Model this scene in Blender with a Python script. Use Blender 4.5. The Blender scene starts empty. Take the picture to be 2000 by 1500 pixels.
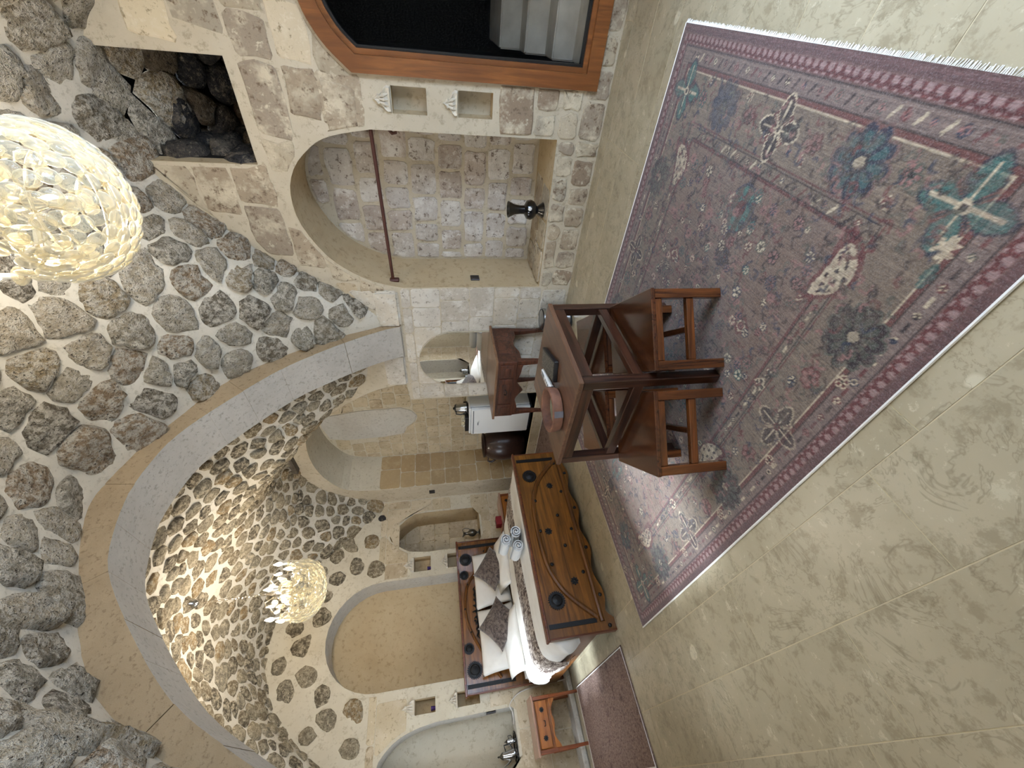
import bpy, bmesh, math, random
import numpy as np
from mathutils import Vector, Matrix

scn = bpy.context.scene
random.seed(7); rng = np.random.default_rng(11)
PI = math.pi
# ------------------------------------------------------------------ camera
CAM = np.array([0.0, 0.0, 1.3]); FPX = 783.97
YAW, PITCH, ROLL = 0.783185, 0.1752347, -0.0532965
def cam_axes():
    cy, sy, cp, sp = math.cos(YAW), math.sin(YAW), math.cos(PITCH), math.sin(PITCH)
    f = np.array([sy*cp, cy*cp, -sp]); r = np.array([cy, -sy, 0.0]); u = np.cross(r, f)
    c, s = math.cos(ROLL), math.sin(ROLL)
    return c*r+s*u, -s*r+c*u, f
CR, CU, CF = cam_axes()
cd = bpy.data.cameras.new('camera'); cam = bpy.data.objects.new('camera', cd)
scn.collection.objects.link(cam); scn.camera = cam
cd.sensor_fit = 'HORIZONTAL'; cd.sensor_width = 36.0; cd.lens = 36.0*FPX/2000.0
cd.clip_start = 0.02; cd.clip_end = 100
# the photograph was taken with the phone upright and stored on its side: world up points to the picture's left
ax, ay, az = -CU, CR, -CF
m = Matrix.Identity(4)
for i in range(3):
    m[i][0], m[i][1], m[i][2], m[i][3] = ax[i], ay[i], az[i], CAM[i]
cam.matrix_world = m
# ------------------------------------------------------------------ world, exposure, daylight
w = bpy.data.worlds.new('World'); scn.world = w; w.use_nodes = True
w.node_tree.nodes['Background'].inputs[0].default_value = (0.75, 0.86, 1.0, 1)
w.node_tree.nodes['Background'].inputs[1].default_value = 0.6
vs = scn.view_settings
vs.view_transform = 'Standard'; vs.look = 'None'; vs.gamma = 1.0; vs.use_curve_mapping = False
vs.exposure = 0.20
cy_ = scn.cycles
cy_.max_bounces = 5; cy_.diffuse_bounces = 3; cy_.glossy_bounces = 3; cy_.transmission_bounces = 2; cy_.transparent_max_bounces = 12
cy_.caustics_reflective = False; cy_.caustics_refractive = False; cy_.sample_clamp_indirect = 6.0
cy_.use_adaptive_sampling = True; cy_.adaptive_threshold = 0.12; cy_.adaptive_min_samples = 12; cy_.use_denoising = True
DAY_A, DAY_B, DAY_C = 45.0, 38.0, 130.0     # daylight through the three windows
BULB_NEAR, BULB_FAR = 6.0, 7.0             # each candle bulb
BULB_COL = (1.0, 0.90, 0.77)
DAY_COL = (0.78, 0.89, 1.0)
def daylight(name, loc, size, direction, energy, col=DAY_COL):
    l = bpy.data.lights.new(name, 'AREA'); l.shape = 'RECTANGLE'; l.size, l.size_y = size
    l.energy = energy; l.color = col
    o = bpy.data.objects.new(name, l); scn.collection.objects.link(o)
    o.location = loc; o.rotation_euler = Vector(direction).to_track_quat('-Z', 'Y').to_euler()
    return o
XA, XC, YB, YF = 3.345, -0.42, 5.80, -0.98      # wall planes: right, left, back, front
WIN1 = (1.75, 2.75, 0.85, 1.95)   # left wall, near bay (y0,y1,z0,z1)
WIN2 = (4.35, 5.25, 0.75, 1.95)   # left wall, far bay
WIN3 = (0.7, 2.1, 0.15, 2.05)     # front wall glass door (x0,x1,z0,z1)
daylight('daylight_window_one', (XC-0.30, 2.25, 1.4), (1.0, 1.1), (1, 0, -0.12), DAY_A)
daylight('daylight_window_two', (XC-0.30, 4.8, 1.35), (0.9, 1.2), (1, 0, -0.12), DAY_B)
sn = bpy.data.lights.new('sun', 'SUN'); sn.energy = 14.0; sn.angle = math.radians(11); sn.color = (0.74, 0.87, 1.0)
so = bpy.data.objects.new('sun', sn); COLN = scn.collection.objects.link(so); so.location = (-6, 2, 6); so.rotation_euler = Vector((0.80, 0.03, -0.60)).to_track_quat('-Z', 'Y').to_euler()
daylight('daylight_glass_door', (1.4, YF-0.30, 1.1), (1.4, 1.9), (0, 1, -0.1), DAY_C, (0.60, 0.77, 1.0))

# ================================================================== helpers
COL = scn.collection
def link(o, parent=None):
    COL.objects.link(o)
    if parent is not None: o.parent = parent
    return o
def tag(o, label=None, cat=None, group=None, kind=None):
    if label: o['label'] = label
    if cat: o['category'] = cat
    if group: o['group'] = group
    if kind: o['kind'] = kind
    return o
def empty(name, loc, label, cat, rz=0.0, group=None, kind=None):
    o = bpy.data.objects.new(name, None); link(o)
    o.location = loc; o.rotation_euler = (0, 0, rz); o.empty_display_size = 0.1
    return tag(o, label, cat, group, kind)
def mesh_obj(name, verts, faces, mat=None, parent=None, smooth=False, auto=None):
    me = bpy.data.meshes.new(name)
    me.from_pydata([tuple(map(float, v)) for v in verts], [], [tuple(map(int, f)) for f in faces]); me.update()
    if smooth: me.polygons.foreach_set('use_smooth', [True]*len(me.polygons))
    if mat is not None: me.materials.append(mat)
    return link(bpy.data.objects.new(name, me), parent)
def copy_tree(o, parent=None):
    c = o.copy(); link(c, parent)
    for ch in list(o.children):
        k = ch.copy(); link(k, c)
        for g in list(ch.children):
            link(g.copy(), k)
    return c
ORG = None     # when set, geometry given in room coordinates is stored relative to the thing's own base
class MB:
    def __init__(s): s.v = []; s.f = []
    def add(s, vs, fs):
        b = len(s.v); s.v += [tuple(map(float, v)) for v in vs]; s.f += [tuple(i+b for i in f) for f in fs]; return s
    def box(s, c, d, rz=0.0, taper=1.0):
        c = Vector(c); hx, hy, hz = d[0]/2, d[1]/2, d[2]/2
        co, si = math.cos(rz), math.sin(rz); out = []
        for z in (-1, 1):
            t = 1.0 if z > 0 else taper
            for x, y in ((-1,-1),(1,-1),(1,1),(-1,1)):
                px, py = x*hx*t, y*hy*t
                out.append((c.x+px*co-py*si, c.y+px*si+py*co, c.z+z*hz))
        return s.add(out, [(3,2,1,0),(4,5,6,7),(0,1,5,4),(1,2,6,5),(2,3,7,6),(3,0,4,7)])
    def beam(s, p, q, wdt, h, up=(0,0,1)):
        p, q = Vector(p), Vector(q); d = (q-p).normalized(); u = Vector(up)
        r = d.cross(u).normalized(); u = r.cross(d).normalized()
        out = []
        for e in (p, q):
            for a, b in ((-1,-1),(1,-1),(1,1),(-1,1)):
                out.append(e + r*(a*wdt/2) + u*(b*h/2))
        return s.add(out, [(0,1,2,3),(7,6,5,4),(0,4,5,1),(1,5,6,2),(2,6,7,3),(3,7,4,0)])
    def tube(s, pts, r, n=8, closed=False, caps=True):
        pts = [Vector(p) for p in pts]; N = len(pts)
        rs = r if isinstance(r, (list, tuple)) else [r]*N
        vs = []; prev = None
        for i, p in enumerate(pts):
            if closed: d = pts[(i+1) % N]-pts[i-1]
            else: d = pts[min(i+1, N-1)]-pts[max(i-1, 0)]
            d.normalize()
            if prev is None:
                a = Vector((0,0,1)) if abs(d.z) < 0.9 else Vector((1,0,0))
                prev = d.cross(a).normalized()
            prev = (prev - d*prev.dot(d)).normalized(); b = d.cross(prev)
            for k in range(n):
                t = 2*PI*k/n; vs.append(p + prev*(rs[i]*math.cos(t)) + b*(rs[i]*math.sin(t)))
        fs = []
        for i in range(N if closed else N-1):
            j = (i+1) % N
            for k in range(n):
                fs.append((i*n+k, i*n+(k+1) % n, j*n+(k+1) % n, j*n+k))
        if caps and not closed:
            fs.append(tuple(range(n-1, -1, -1))); fs.append(tuple((N-1)*n+k for k in range(n)))
        return s.add(vs, fs)
    def lathe(s, prof, c=(0,0,0), n=24, axis='Z', a0=0.0):
        vs = []; fs = []; P = len(prof)
        for r, z in prof:
            for k in range(n):
                t = 2*PI*k/n+a0; x, y = max(r, 1e-4)*math.cos(t), max(r, 1e-4)*math.sin(t)
                if axis == 'Z': q = (x, y, z)
                elif axis == 'Y': q = (x, -z, y)
                else: q = (-z, x, y)
                vs.append((c[0]+q[0], c[1]+q[1], c[2]+q[2]))
        for i in range(P-1):
            for k in range(n):
                fs.append((i*n+k, i*n+(k+1) % n, (i+1)*n+(k+1) % n, (i+1)*n+k))
        fs.append(tuple(range(n-1, -1, -1))); fs.append(tuple((P-1)*n+k for k in range(n)))
        return s.add(vs, fs)
    def prism(s, poly, o, e1, e2, depth):
        """polygon (a,b) placed at o+a*e1+b*e2, extruded by depth vector"""
        o, e1, e2, dv = Vector(o), Vector(e1), Vector(e2), Vector(depth); n = len(poly)
        vs = [o+e1*a+e2*b for a, b in poly]; vs += [v+dv for v in vs]
        fs = [tuple(range(n-1, -1, -1)), tuple(range(n, 2*n))]
        fs += [(i, (i+1) % n, n+(i+1) % n, n+i) for i in range(n)]
        return s.add(vs, fs)
    def build(s, name, mat, parent=None, smooth=False, bevel=0.0, seg=1, loc=None):
        if ORG is not None: s.v = [(a-ORG[0], b-ORG[1], c-ORG[2]) for a, b, c in s.v]
        me = bpy.data.meshes.new(name); me.from_pydata(s.v, [], s.f); me.update()
        bm = bmesh.new(); bm.from_mesh(me)
        bmesh.ops.recalc_face_normals(bm, faces=bm.faces)
        if bevel > 0:
            ed = [e for e in bm.edges if len(e.link_faces) == 2 and e.calc_face_angle(0) > 0.6]
            bmesh.ops.bevel(bm, geom=ed, offset=bevel, segments=seg, affect='EDGES', clamp_overlap=True)
        bm.to_mesh(me); bm.free()
        if smooth:
            me.polygons.foreach_set('use_smooth', [True]*len(me.polygons))
            try: me.set_sharp_from_angle(angle=0.7)
            except Exception: pass
        me.materials.append(mat)
        o = link(bpy.data.objects.new(name, me), parent)
        if loc is not None: o.location = loc
        return o
def smooth_curve(xs, ys):
    """monotone cubic through points -> callable on arrays of |t|"""
    xs, ys = np.array(xs, float), np.array(ys, float); h = np.diff(xs); d = np.diff(ys)/h
    mm = np.zeros_like(xs); mm[1:-1] = np.where(d[:-1]*d[1:] > 0, 2*d[:-1]*d[1:]/(d[:-1]+d[1:]-1e-12), 0); mm[-1] = d[-1]
    def f(t):
        t = np.clip(np.abs(np.asarray(t, float)), xs[0], xs[-1])
        i = np.clip(np.searchsorted(xs, t, 'right')-1, 0, len(h)-1); s = (t-xs[i])/h[i]
        return ((2*s**3-3*s**2+1)*ys[i] + (s**3-2*s**2+s)*h[i]*mm[i] + (-2*s**3+3*s**2)*ys[i+1] + (s**3-s**2)*h[i]*mm[i+1])
    return f
def catmull(pts, sub=6, closed=False):
    P = [np.array(p, float) for p in pts]; out = []; n = len(P)
    for i in range(n if closed else n-1):
        g = (lambda k: P[k % n]) if closed else (lambda k: P[min(max(k, 0), n-1)])
        a, b, c, d = g(i-1), g(i), g(i+1), g(i+2)
        for k in range(sub):
            t = k/sub
            out.append(0.5*((2*b)+(-a+c)*t+(2*a-5*b+4*c-d)*t*t+(-a+3*b-3*c+d)*t**3))
    if not closed: out.append(P[-1])
    return out
def project(p):
    q = np.asarray(p, float)-CAM; d = q@CF
    return d, 1000-(q@CU)/np.maximum(d, 1e-3)*FPX, 750-(q@CR)/np.maximum(d, 1e-3)*FPX

# ================================================================== materials
def srgb(r, g, b):
    f = lambda c: (c/255/12.92) if c/255 <= 0.04045 else ((c/255+0.055)/1.055)**2.4
    return (f(r), f(g), f(b), 1.0)
class NT:
    def __init__(s, name):
        s.m = bpy.data.materials.new(name); s.m.use_nodes = True; s.t = s.m.node_tree
        s.b = s.t.nodes['Principled BSDF']; s.out = s.t.nodes['Material Output']
    def n(s, kind, **kw):
        nd = s.t.nodes.new('ShaderNode'+kind)
        for k, v in kw.items(): setattr(nd, k, v)
        return nd
    def l(s, a, b): s.t.links.new(a, b)
    def coord(s, scale=(1,1,1), rnd=False):
        tc = s.n('TexCoord'); mp = s.n('Mapping'); mp.inputs['Scale'].default_value = scale
        s.l(tc.outputs['Object'], mp.inputs['Vector'])
        if rnd:
            oi = s.n('ObjectInfo'); k = s.n('Math', operation='MULTIPLY'); k.inputs[1].default_value = 53.0
            s.l(oi.outputs['Random'], k.inputs[0]); s.l(k.outputs[0], mp.inputs['Location'])
        return mp.outputs['Vector']
    def noise(s, vec, scale, detail=5, rough=0.55, dist=0.0):
        nd = s.n('TexNoise'); nd.inputs['Scale'].default_value = scale; nd.inputs['Detail'].default_value = detail
        nd.inputs['Roughness'].default_value = rough; nd.inputs['Distortion'].default_value = dist
        s.l(vec, nd.inputs['Vector']); return nd.outputs['Fac']
    def ramp(s, fac, stops, interp='LINEAR'):
        nd = s.n('ValToRGB'); cr = nd.color_ramp; cr.interpolation = interp
        while len(cr.elements) > 1: cr.elements.remove(cr.elements[-1])
        cr.elements[0].position = stops[0][0]; cr.elements[0].color = stops[0][1]
        for p, c in stops[1:]:
            e = cr.elements.new(p); e.color = c
        s.l(fac, nd.inputs[0]); return nd.outputs[0]
    def mask(s, fac, a, b):
        if a > b: return s.ramp(fac, [(b, (1,1,1,1)), (a, (0,0,0,1))])
        return s.ramp(fac, [(a, (0,0,0,1)), (b, (1,1,1,1))])
    def mix(s, fac, a, b, mode='MIX'):
        nd = s.n('Mix', data_type='RGBA', blend_type=mode)
        if hasattr(fac, 'is_output'): s.l(fac, nd.inputs[0])
        else: nd.inputs[0].default_value = fac
        for v, i in ((a, 6), (b, 7)):
            if hasattr(v, 'is_output'): s.l(v, nd.inputs[i])
            else: nd.inputs[i].default_value = v
        return nd.outputs[2]
    def base(s, c):
        if hasattr(c, 'is_output'): s.l(c, s.b.inputs['Base Color'])
        else: s.b.inputs['Base Color'].default_value = c
        return s
    def rough(s, r, spec=None, metal=None, coat=None):
        s.b.inputs['Roughness'].default_value = r
        if spec is not None: s.b.inputs['Specular IOR Level'].default_value = spec
        if metal is not None: s.b.inputs['Metallic'].default_value = metal
        if coat is not None: s.b.inputs['Coat Weight'].default_value = coat; s.b.inputs['Coat Roughness'].default_value = 0.15
        return s
    def bump(s, fac, strength, dist=0.01):
        nd = s.n('Bump'); nd.inputs['Strength'].default_value = strength; nd.inputs['Distance'].default_value = dist
        s.l(fac, nd.inputs['Height']); s.l(nd.outputs[0], s.b.inputs['Normal']); return s
M = {}
def stone_mat(name, cols, pale, dark, pale_amt=0.5, dark_amt=0.5, scale=9.0, bump=0.6, bd=0.012):
    t = NT(name); v = t.coord(rnd=True)
    oi = t.n('ObjectInfo'); ge = t.n('NewGeometry'); ad = t.n('Math', operation='ADD'); fr = t.n('Math', operation='FRACT')
    t.l(oi.outputs['Random'], ad.inputs[0]); t.l(ge.outputs['Random Per Island'], ad.inputs[1]); t.l(ad.outputs[0], fr.inputs[0])
    k = len(cols); c0 = t.ramp(fr.outputs[0], [(i/k, c) for i, c in enumerate(cols)], 'CONSTANT')
    n1 = t.noise(v, scale, 4, 0.72, 0.0); n2 = t.noise(v, scale*3.2, 3, 0.78, 0.0); n3 = t.noise(v, scale*0.4, 1)
    c1 = t.mix(t.mask(n1, 0.56-0.12*pale_amt, 0.72-0.12*pale_amt), c0, pale)
    c2 = t.mix(t.mask(n2, 0.64-0.10*dark_amt, 0.76-0.10*dark_amt), c1, dark)
    c3 = t.mix(t.mask(n2, 0.46-0.08*pale_amt, 0.36-0.08*pale_amt), c2, pale)
    c4 = t.mix(t.mask(n3, 0.44, 0.78), c3, t.mix(0.38, c3, dark))
    t.base(c4).rough(0.93, 0.2)
    s = t.n('Math', operation='ADD'); t.l(n1, s.inputs[0]); t.l(n2, s.inputs[1])
    t.bump(s.outputs[0], bump, bd); M[name] = t.m; return t.m
def plaster_mat(name, a, b, c=None, scale=2.2, bump=0.25, rough=0.9):
    t = NT(name); v = t.coord(); n1 = t.noise(v, scale, 4, 0.68, 0.3); n2 = t.noise(v, scale*11, 4, 0.74, 0.0)
    col = t.mix(t.mask(n1, 0.35, 0.68), a, b)
    if c: col = t.mix(t.mask(n2, 0.54, 0.66), col, c)
    t.base(col).rough(rough, 0.2); t.bump(n2, bump, 0.006); M[name] = t.m; return t.m
def wood_mat(name, light, dark, axis='x', rough=0.35, coat=0.3, scale=1.0):
    t = NT(name); sc = {'x': (1.2, 16, 16), 'y': (16, 1.2, 16), 'z': (16, 16, 1.2)}[axis]
    v = t.coord(tuple(q*scale for q in sc), rnd=True)
    n1 = t.noise(v, 1.6, 6, 0.6, 1.2); n2 = t.noise(v, 6.0, 4, 0.6, 0.5)
    v2 = t.coord((1,1,1), rnd=True); n3 = t.noise(v2, 2.2, 3)
    mid = t.mix(0.5, light, dark)
    col = t.mix(t.mask(n1, 0.36, 0.66), light, dark); col = t.mix(t.mask(n2, 0.5, 0.8), col, mid)
    col = t.mix(t.mask(n3, 0.45, 0.85), col, dark)
    t.base(col).rough(rough, 0.4, coat=coat); t.bump(n2, 0.08, 0.002); M[name] = t.m; return t.m
def flat_mat(name, col, rough=0.5, metal=0.0, spec=0.5, coat=None, noise=0.0):
    t = NT(name)
    if noise:
        v = t.coord(); n = t.noise(v, 30, 4); t.base(t.mix(t.mask(n, 0.3, 0.7), col, tuple(c*(1-noise) for c in col[:3])+(1,)))
    else: t.base(col)
    t.rough(rough, spec, metal, coat); M[name] = t.m; return t.m
S = srgb
stone_mat('rubble', [S(182,170,148), S(162,150,128), S(184,170,146), S(140,128,108), S(168,150,120), S(156,147,129), S(190,178,156), S(160,137,110), S(176,165,143), S(126,116,99)],
          S(214,205,188), S(66,57,47), 1.15, 0.9, 24.0, 1.0, 0.03)
stone_mat('rubble_far', [S(154,142,120), S(130,118,98), S(170,156,130), S(146,130,104), S(116,106,90), S(168,142,104), S(158,148,128)],
          S(212,198,170), S(70,60,47), 1.0, 0.9, 28.0, 1.0, 0.022)
stone_mat('rubble_dark', [S(66,62,58), S(80,72,62), S(56,54,54), S(92,80,64)], S(120,110,96), S(22,20,20), 0.3, 0.7, 10.0, 1.0, 0.02)  # dark lunette stones; also paints the shade deep in the shaft
stone_mat('ashlar_brown', [S(178,164,140), S(166,149,126), S(188,174,150), S(158,143,124), S(148,129,108), S(176,159,134), S(168,157,138)],
          S(204,191,166), S(118,100,82), 0.6, 0.8, 5.0, 0.6, 0.012)
stone_mat('ashlar_grey', [S(198,190,178), S(186,176,164), S(202,194,184), S(176,162,148), S(192,182,170), S(184,170,156)],
          S(214,208,199), S(122,106,94), 0.7, 0.85, 6.0, 0.6, 0.012)
stone_mat('ashlar_pale', [S(202,194,180), S(208,200,186), S(196,187,172), S(204,193,174), S(190,180,164)],
          S(214,208,196), S(150,140,126), 0.6, 0.7, 7.0, 0.5, 0.008)
stone_mat('ashlar_tan', [S(200,184,154), S(206,190,160), S(194,177,147), S(204,188,160), S(188,170,142)],
          S(212,198,172), S(150,132,104), 0.5, 0.7, 6.0, 0.5, 0.008)
stone_mat('ashlar_reveal', [S(176,150,112), S(168,142,106), S(182,158,120), S(172,148,112)], S(188,166,130), S(150,126,94), 0.4, 0.3, 7.0, 0.2, 0.004)
plaster_mat('mortar', S(197,185,163), S(185,172,149), S(168,154,131), 1.8, 0.5)
plaster_mat('mortar_vault', S(209,201,186), S(199,191,174), S(181,173,156), 2.4, 0.5)
plaster_mat('mortar_cream', S(210,201,180), S(199,188,165), S(184,172,148), 2.0, 0.45)
plaster_mat('plaster_tan', S(194,174,140), S(184,162,127), S(168,146,112), 1.6, 0.4)
plaster_mat('plaster_white', S(204,200,191), S(193,187,177), S(176,170,160), 2.4, 0.45)
plaster_mat('arch_face', S(168,147,117), S(155,134,105), S(136,116,90), 3.0, 0.6)
plaster_mat('arch_soffit', S(190,184,174), S(176,170,160), S(156,149,138), 3.0, 0.6)
plaster_mat('carved', S(216,206,188), S(204,194,176), None, 6.0, 0.35)
plaster_mat('cavity_shade', S(30,27,24), S(18,16,15), None, 4.0, 0.4)  # near-black colour standing in for shade in shaft and stairwell
for q in 'xyz': wood_mat('wood_table'+('' if q == 'x' else '_'+q), S(74,42,27), S(27,13,8), q, 0.28, 0.45)
wood_mat('wood_top', S(108,76,55), S(74,48,34), 'x', 0.38, 0.25)
for q in 'xyz': wood_mat('wood_stool'+('' if q == 'x' else '_'+q), S(112,62,28) if q != 'y' else S(88,48,24), S(46,22,9), q, 0.24, 0.5)
wood_mat('wood_bed', S(150,96,36), S(86,52,18), 'x', 0.32, 0.3, 0.8); wood_mat('wood_bed_x', S(124,76,30), S(70,40,15), 'x', 0.32, 0.3)
wood_mat('wood_bed_edge', S(122,66,34), S(80,40,20), 'z', 0.38, 0.25)
wood_mat('wood_night', S(182,112,46), S(134,76,28), 'x', 0.32, 0.3); wood_mat('wood_night_z', S(160,88,46), S(108,56,28), 'z', 0.34, 0.3)
wood_mat('wood_night_lit_top', S(180,142,120), S(150,112,90), 'x', 0.32, 0.3)  # pinkish light on the top put into the wood colour
wood_mat('wood_desk', S(100,58,40), S(48,26,18), 'y', 0.36, 0.3); wood_mat('wood_desk_top', S(142,104,74), S(100,66,44), 'y', 0.35, 0.3)
wood_mat('wood_door', S(146,90,44), S(108,62,29), 'z', 0.4, 0.25)
flat_mat('iron', S(13,12,13), 0.5, 0.0, 0.4, None, 0.3); flat_mat('iron_rust', S(84,48,38), 0.55, 0.2)
flat_mat('chrome', (0.62, 0.62, 0.62, 1), 0.14, 1.0); flat_mat('steel', (0.42, 0.41, 0.40, 1), 0.28, 1.0); flat_mat('pewter', S(120,116,106), 0.3, 0.9, 0.5, None, 0.3)
flat_mat('silver_lamp', (0.72, 0.68, 0.6, 1), 0.2, 1.0)
flat_mat('black_gloss', S(10,10,12), 0.12, 0.0, 0.6, 0.5); flat_mat('black_plastic', S(24,22,22), 0.4)
flat_mat('white_plastic', S(232,230,226), 0.35); flat_mat('white_enamel', S(236,236,234), 0.3, 0.0, 0.5)
flat_mat('grey_plastic', S(120,122,124), 0.45); flat_mat('rubber', S(20,20,20), 0.7)
flat_mat('purple_glass', S(70,50,110), 0.2); flat_mat('red_box', S(140,34,38), 0.5); flat_mat('cable_white', S(214,208,200), 0.5)
flat_mat('pot_glaze', S(58,36,28), 0.36, 0.0, 0.5, 0.2, 0.4); flat_mat('slate', S(110,100,88), 0.85, 0, 0.2, None, 0.35)
flat_mat('switch_plate', S(34,22,18), 0.35); flat_mat('grey_band', S(104,98,98), 0.7, 0, .3, None, .3)
flat_mat('ash_sand', S(150,148,128), 0.95, 0, 0.1, None, 0.35)
t = NT('mirror_glass'); t.base((0.92, 0.93, 0.93, 1)).rough(0.01, 0.5, 1.0); M['mirror'] = t.m
t = NT('door_glass'); t.base((0.01, 0.011, 0.012, 1)).rough(0.03, 0.5)
mx = t.n('MixShader'); tr = t.n('BsdfTransparent'); tr.inputs[0].default_value = (0.92, 0.93, 0.93, 1); mx.inputs[0].default_value = 0.10
t.l(tr.outputs[0], mx.inputs[1]); t.l(t.b.outputs[0], mx.inputs[2]); t.l(mx.outputs[0], t.out.inputs['Surface']); M['door_glass'] = t.m
t = NT('window_glass'); t.base((0.8, 0.85, 0.9, 1)).rough(0.03, 0.5)
mx = t.n('MixShader'); tr = t.n('BsdfTransparent'); tr.inputs[0].default_value = (0.97, 0.98, 1, 1); mx.inputs[0].default_value = 0.08
t.l(tr.outputs[0], mx.inputs[1]); t.l(t.b.outputs[0], mx.inputs[2]); t.l(mx.outputs[0], t.out.inputs['Surface']); M['window_glass'] = t.m
t = NT('crystal'); t.base((0.93, 0.88, 0.72, 1)).rough(0.06, 0.8)
mx = t.n('MixShader'); tr = t.n('BsdfTransparent'); tr.inputs[0].default_value = (0.98, 0.95, 0.86, 1)
fn = t.n('LayerWeight'); fn.inputs['Blend'].default_value = 0.35
rm = t.ramp(fn.outputs['Facing'], [(0.0, (0.20,0.20,0.20,1)), (0.30, (0.34,0.34,0.34,1)), (0.62, (0.95,0.95,0.95,1))])
t.l(rm, mx.inputs[0]); t.l(tr.outputs[0], mx.inputs[1]); t.l(t.b.outputs[0], mx.inputs[2]); t.l(mx.outputs[0], t.out.inputs['Surface']); M['crystal'] = t.m
t = NT('bulb_glow'); t.base((1, 0.9, 0.75, 1)); t.b.inputs['Emission Color'].default_value = (1.0, 0.86, 0.62, 1); t.b.inputs['Emission Strength'].default_value = 22.0; M['bulb'] = t.m
# floor stone: honed beige limestone with veins, pale shell shapes and dark seams of clay
t = NT('floor_stone'); v = t.coord(rnd=True)
tc = t.n('TexCoord'); gv = tc.outputs['Object']
n1 = t.noise(v, 1.6, 4, 0.6, 0.8); n2 = t.noise(v, 13, 5, 0.75, 0.2); n3 = t.noise(v, 22, 2)
vo = t.n('TexVoronoi'); vo.inputs['Scale'].default_value = 9.0; t.l(v, vo.inputs['Vector'])
vd = t.n('TexVoronoi', feature='F1'); vd.inputs['Scale'].default_value = 4.2; vd.inputs['Randomness'].default_value = 1.0
ds = t.n('VectorMath', operation='ADD'); sc = t.n('VectorMath', operation='SCALE'); sc.inputs['Scale'].default_value = 0.10
nn = t.n('TexNoise'); nn.inputs['Scale'].default_value = 6; t.l(v, nn.inputs['Vector']); t.l(nn.outputs['Color'], sc.inputs[0])
t.l(v, ds.inputs[0]); t.l(sc.outputs[0], ds.inputs[1]); t.l(ds.outputs[0], vd.inputs['Vector'])
c = t.mix(t.mask(n1, 0.35, 0.68), S(182,169,142), S(164,151,124))
c = t.mix(t.mix(0.5, t.mask(n2, 0.52, 0.62), (0,0,0,1)), c, S(132,118,92)); c = t.mix(t.mask(n2, 0.40, 0.34), c, S(194,183,156))
sh = t.ramp(vd.outputs['Distance'], [(0.0, (1,1,1,1)), (0.13, (1,1,1,1)), (0.16, (0,0,0,1))])
pk = t.ramp(vd.outputs['Color'], [(0.0, (0,0,0,1)), (0.62, (0,0,0,1)), (0.66, (1,1,1,1))])
c = t.mix(t.mix(1.0, sh, pk, 'MULTIPLY'), c, S(202,191,164))
vn = t.noise(v, 3.2, 5, 0.7, 1.0); vein = t.ramp(vn, [(0.485, (0,0,0,1)), (0.5, (1,1,1,1)), (0.515, (0,0,0,1))])
c = t.mix(t.mix(0.6, vein, (0,0,0,1)), c, S(112,98,74))
t.base(c).rough(0.3, 0.45); t.bump(n3, 0.06, 0.003); M['floor_stone'] = t.m
plaster_mat('grout', S(204,190,158), S(192,178,146), None, 5, 0.1, 0.8)
# woven textiles
def woven(name, col_attr=None, a=None, b=None, bump=0.5, scale=220):
    t = NT(name); v = t.coord((1, 1, 1)); n = t.noise(v, scale, 2, 0.5); n2 = t.noise(t.coord((8, 90, 8)), 3.0, 4, 0.6)
    if col_attr:
        at = t.n('Attribute'); at.attribute_name = col_attr; base = at.outputs['Color']
        dk = t.mix(1.0, base, (0.55, 0.53, 0.52, 1), 'MULTIPLY')
        c = t.mix(t.mask(n2, 0.35, 0.75), base, dk)
        c = t.mix(t.mask(n, 0.50, 0.70), c, t.mix(0.16, c, (0.42, 0.36, 0.33, 1)))
    else: c = t.mix(t.mask(n2, 0.35, 0.7), a, b)
    t.base(c).rough(0.9, 0.25); t.b.inputs['Sheen Weight'].default_value = 0.25; t.bump(n, bump, 0.004); M[name] = t.m; return t.m
woven('rug_weave', 'col')
t = NT('runner_rug'); v = t.coord((1,1,1)); n = t.noise(t.coord((30, 14, 1)), 2.4, 5, 0.7, 0.6); n2 = t.noise(v, 200, 2); n3 = t.noise(v, 7, 4, 0.7)
c = t.mix(t.mask(n, 0.4, 0.62), S(140,118,106), S(98,76,68)); c = t.mix(t.mask(n3, 0.56, 0.70), c, S(76,56,50)); c = t.mix(t.mask(n2, 0.58, 0.7), c, S(160,138,128))
t.base(c).rough(0.92, 0.2); t.bump(n2, 0.4, 0.004); M['runner_rug'] = t.m
t = NT('linen'); v = t.coord(); n = t.noise(v, 5, 4); n2 = t.noise(v, 300, 2)
t.base(t.mix(t.mask(n, 0.3, 0.7), S(236,232,224), S(226,220,210))).rough(0.85, 0.2); t.bump(n, 0.35, 0.02); M['linen'] = t.m
t = NT('terry'); v = t.coord(); n = t.noise(v, 260, 3); t.base(t.mix(t.mask(n, 0.3, 0.7), S(238,238,236), S(220,220,218))).rough(0.95, 0.1); t.bump(n, 0.8, 0.004); M['terry'] = t.m
t = NT('throw_cloth'); v = t.coord((26, 9, 26)); n = t.noise(v, 1.0, 7, 0.72, 1.4); n2 = t.noise(t.coord((60, 16, 60)), 1.0, 5, 0.7, 0.6)
c = t.mix(t.mask(n, 0.42, 0.56), S(196,182,168), S(74,58,50)); c = t.mix(t.mask(n2, 0.55, 0.66), c, S(132,112,98)); t.base(c).rough(0.8, 0.3); t.bump(n2, 0.3, 0.004); M['throw'] = t.m
t = NT('cushion_cloth'); v = t.coord((1,1,1), rnd=True); n = t.noise(v, 9, 6, 0.7, 3.5); n2 = t.noise(v, 26, 5, 0.7, 1.0)
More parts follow.
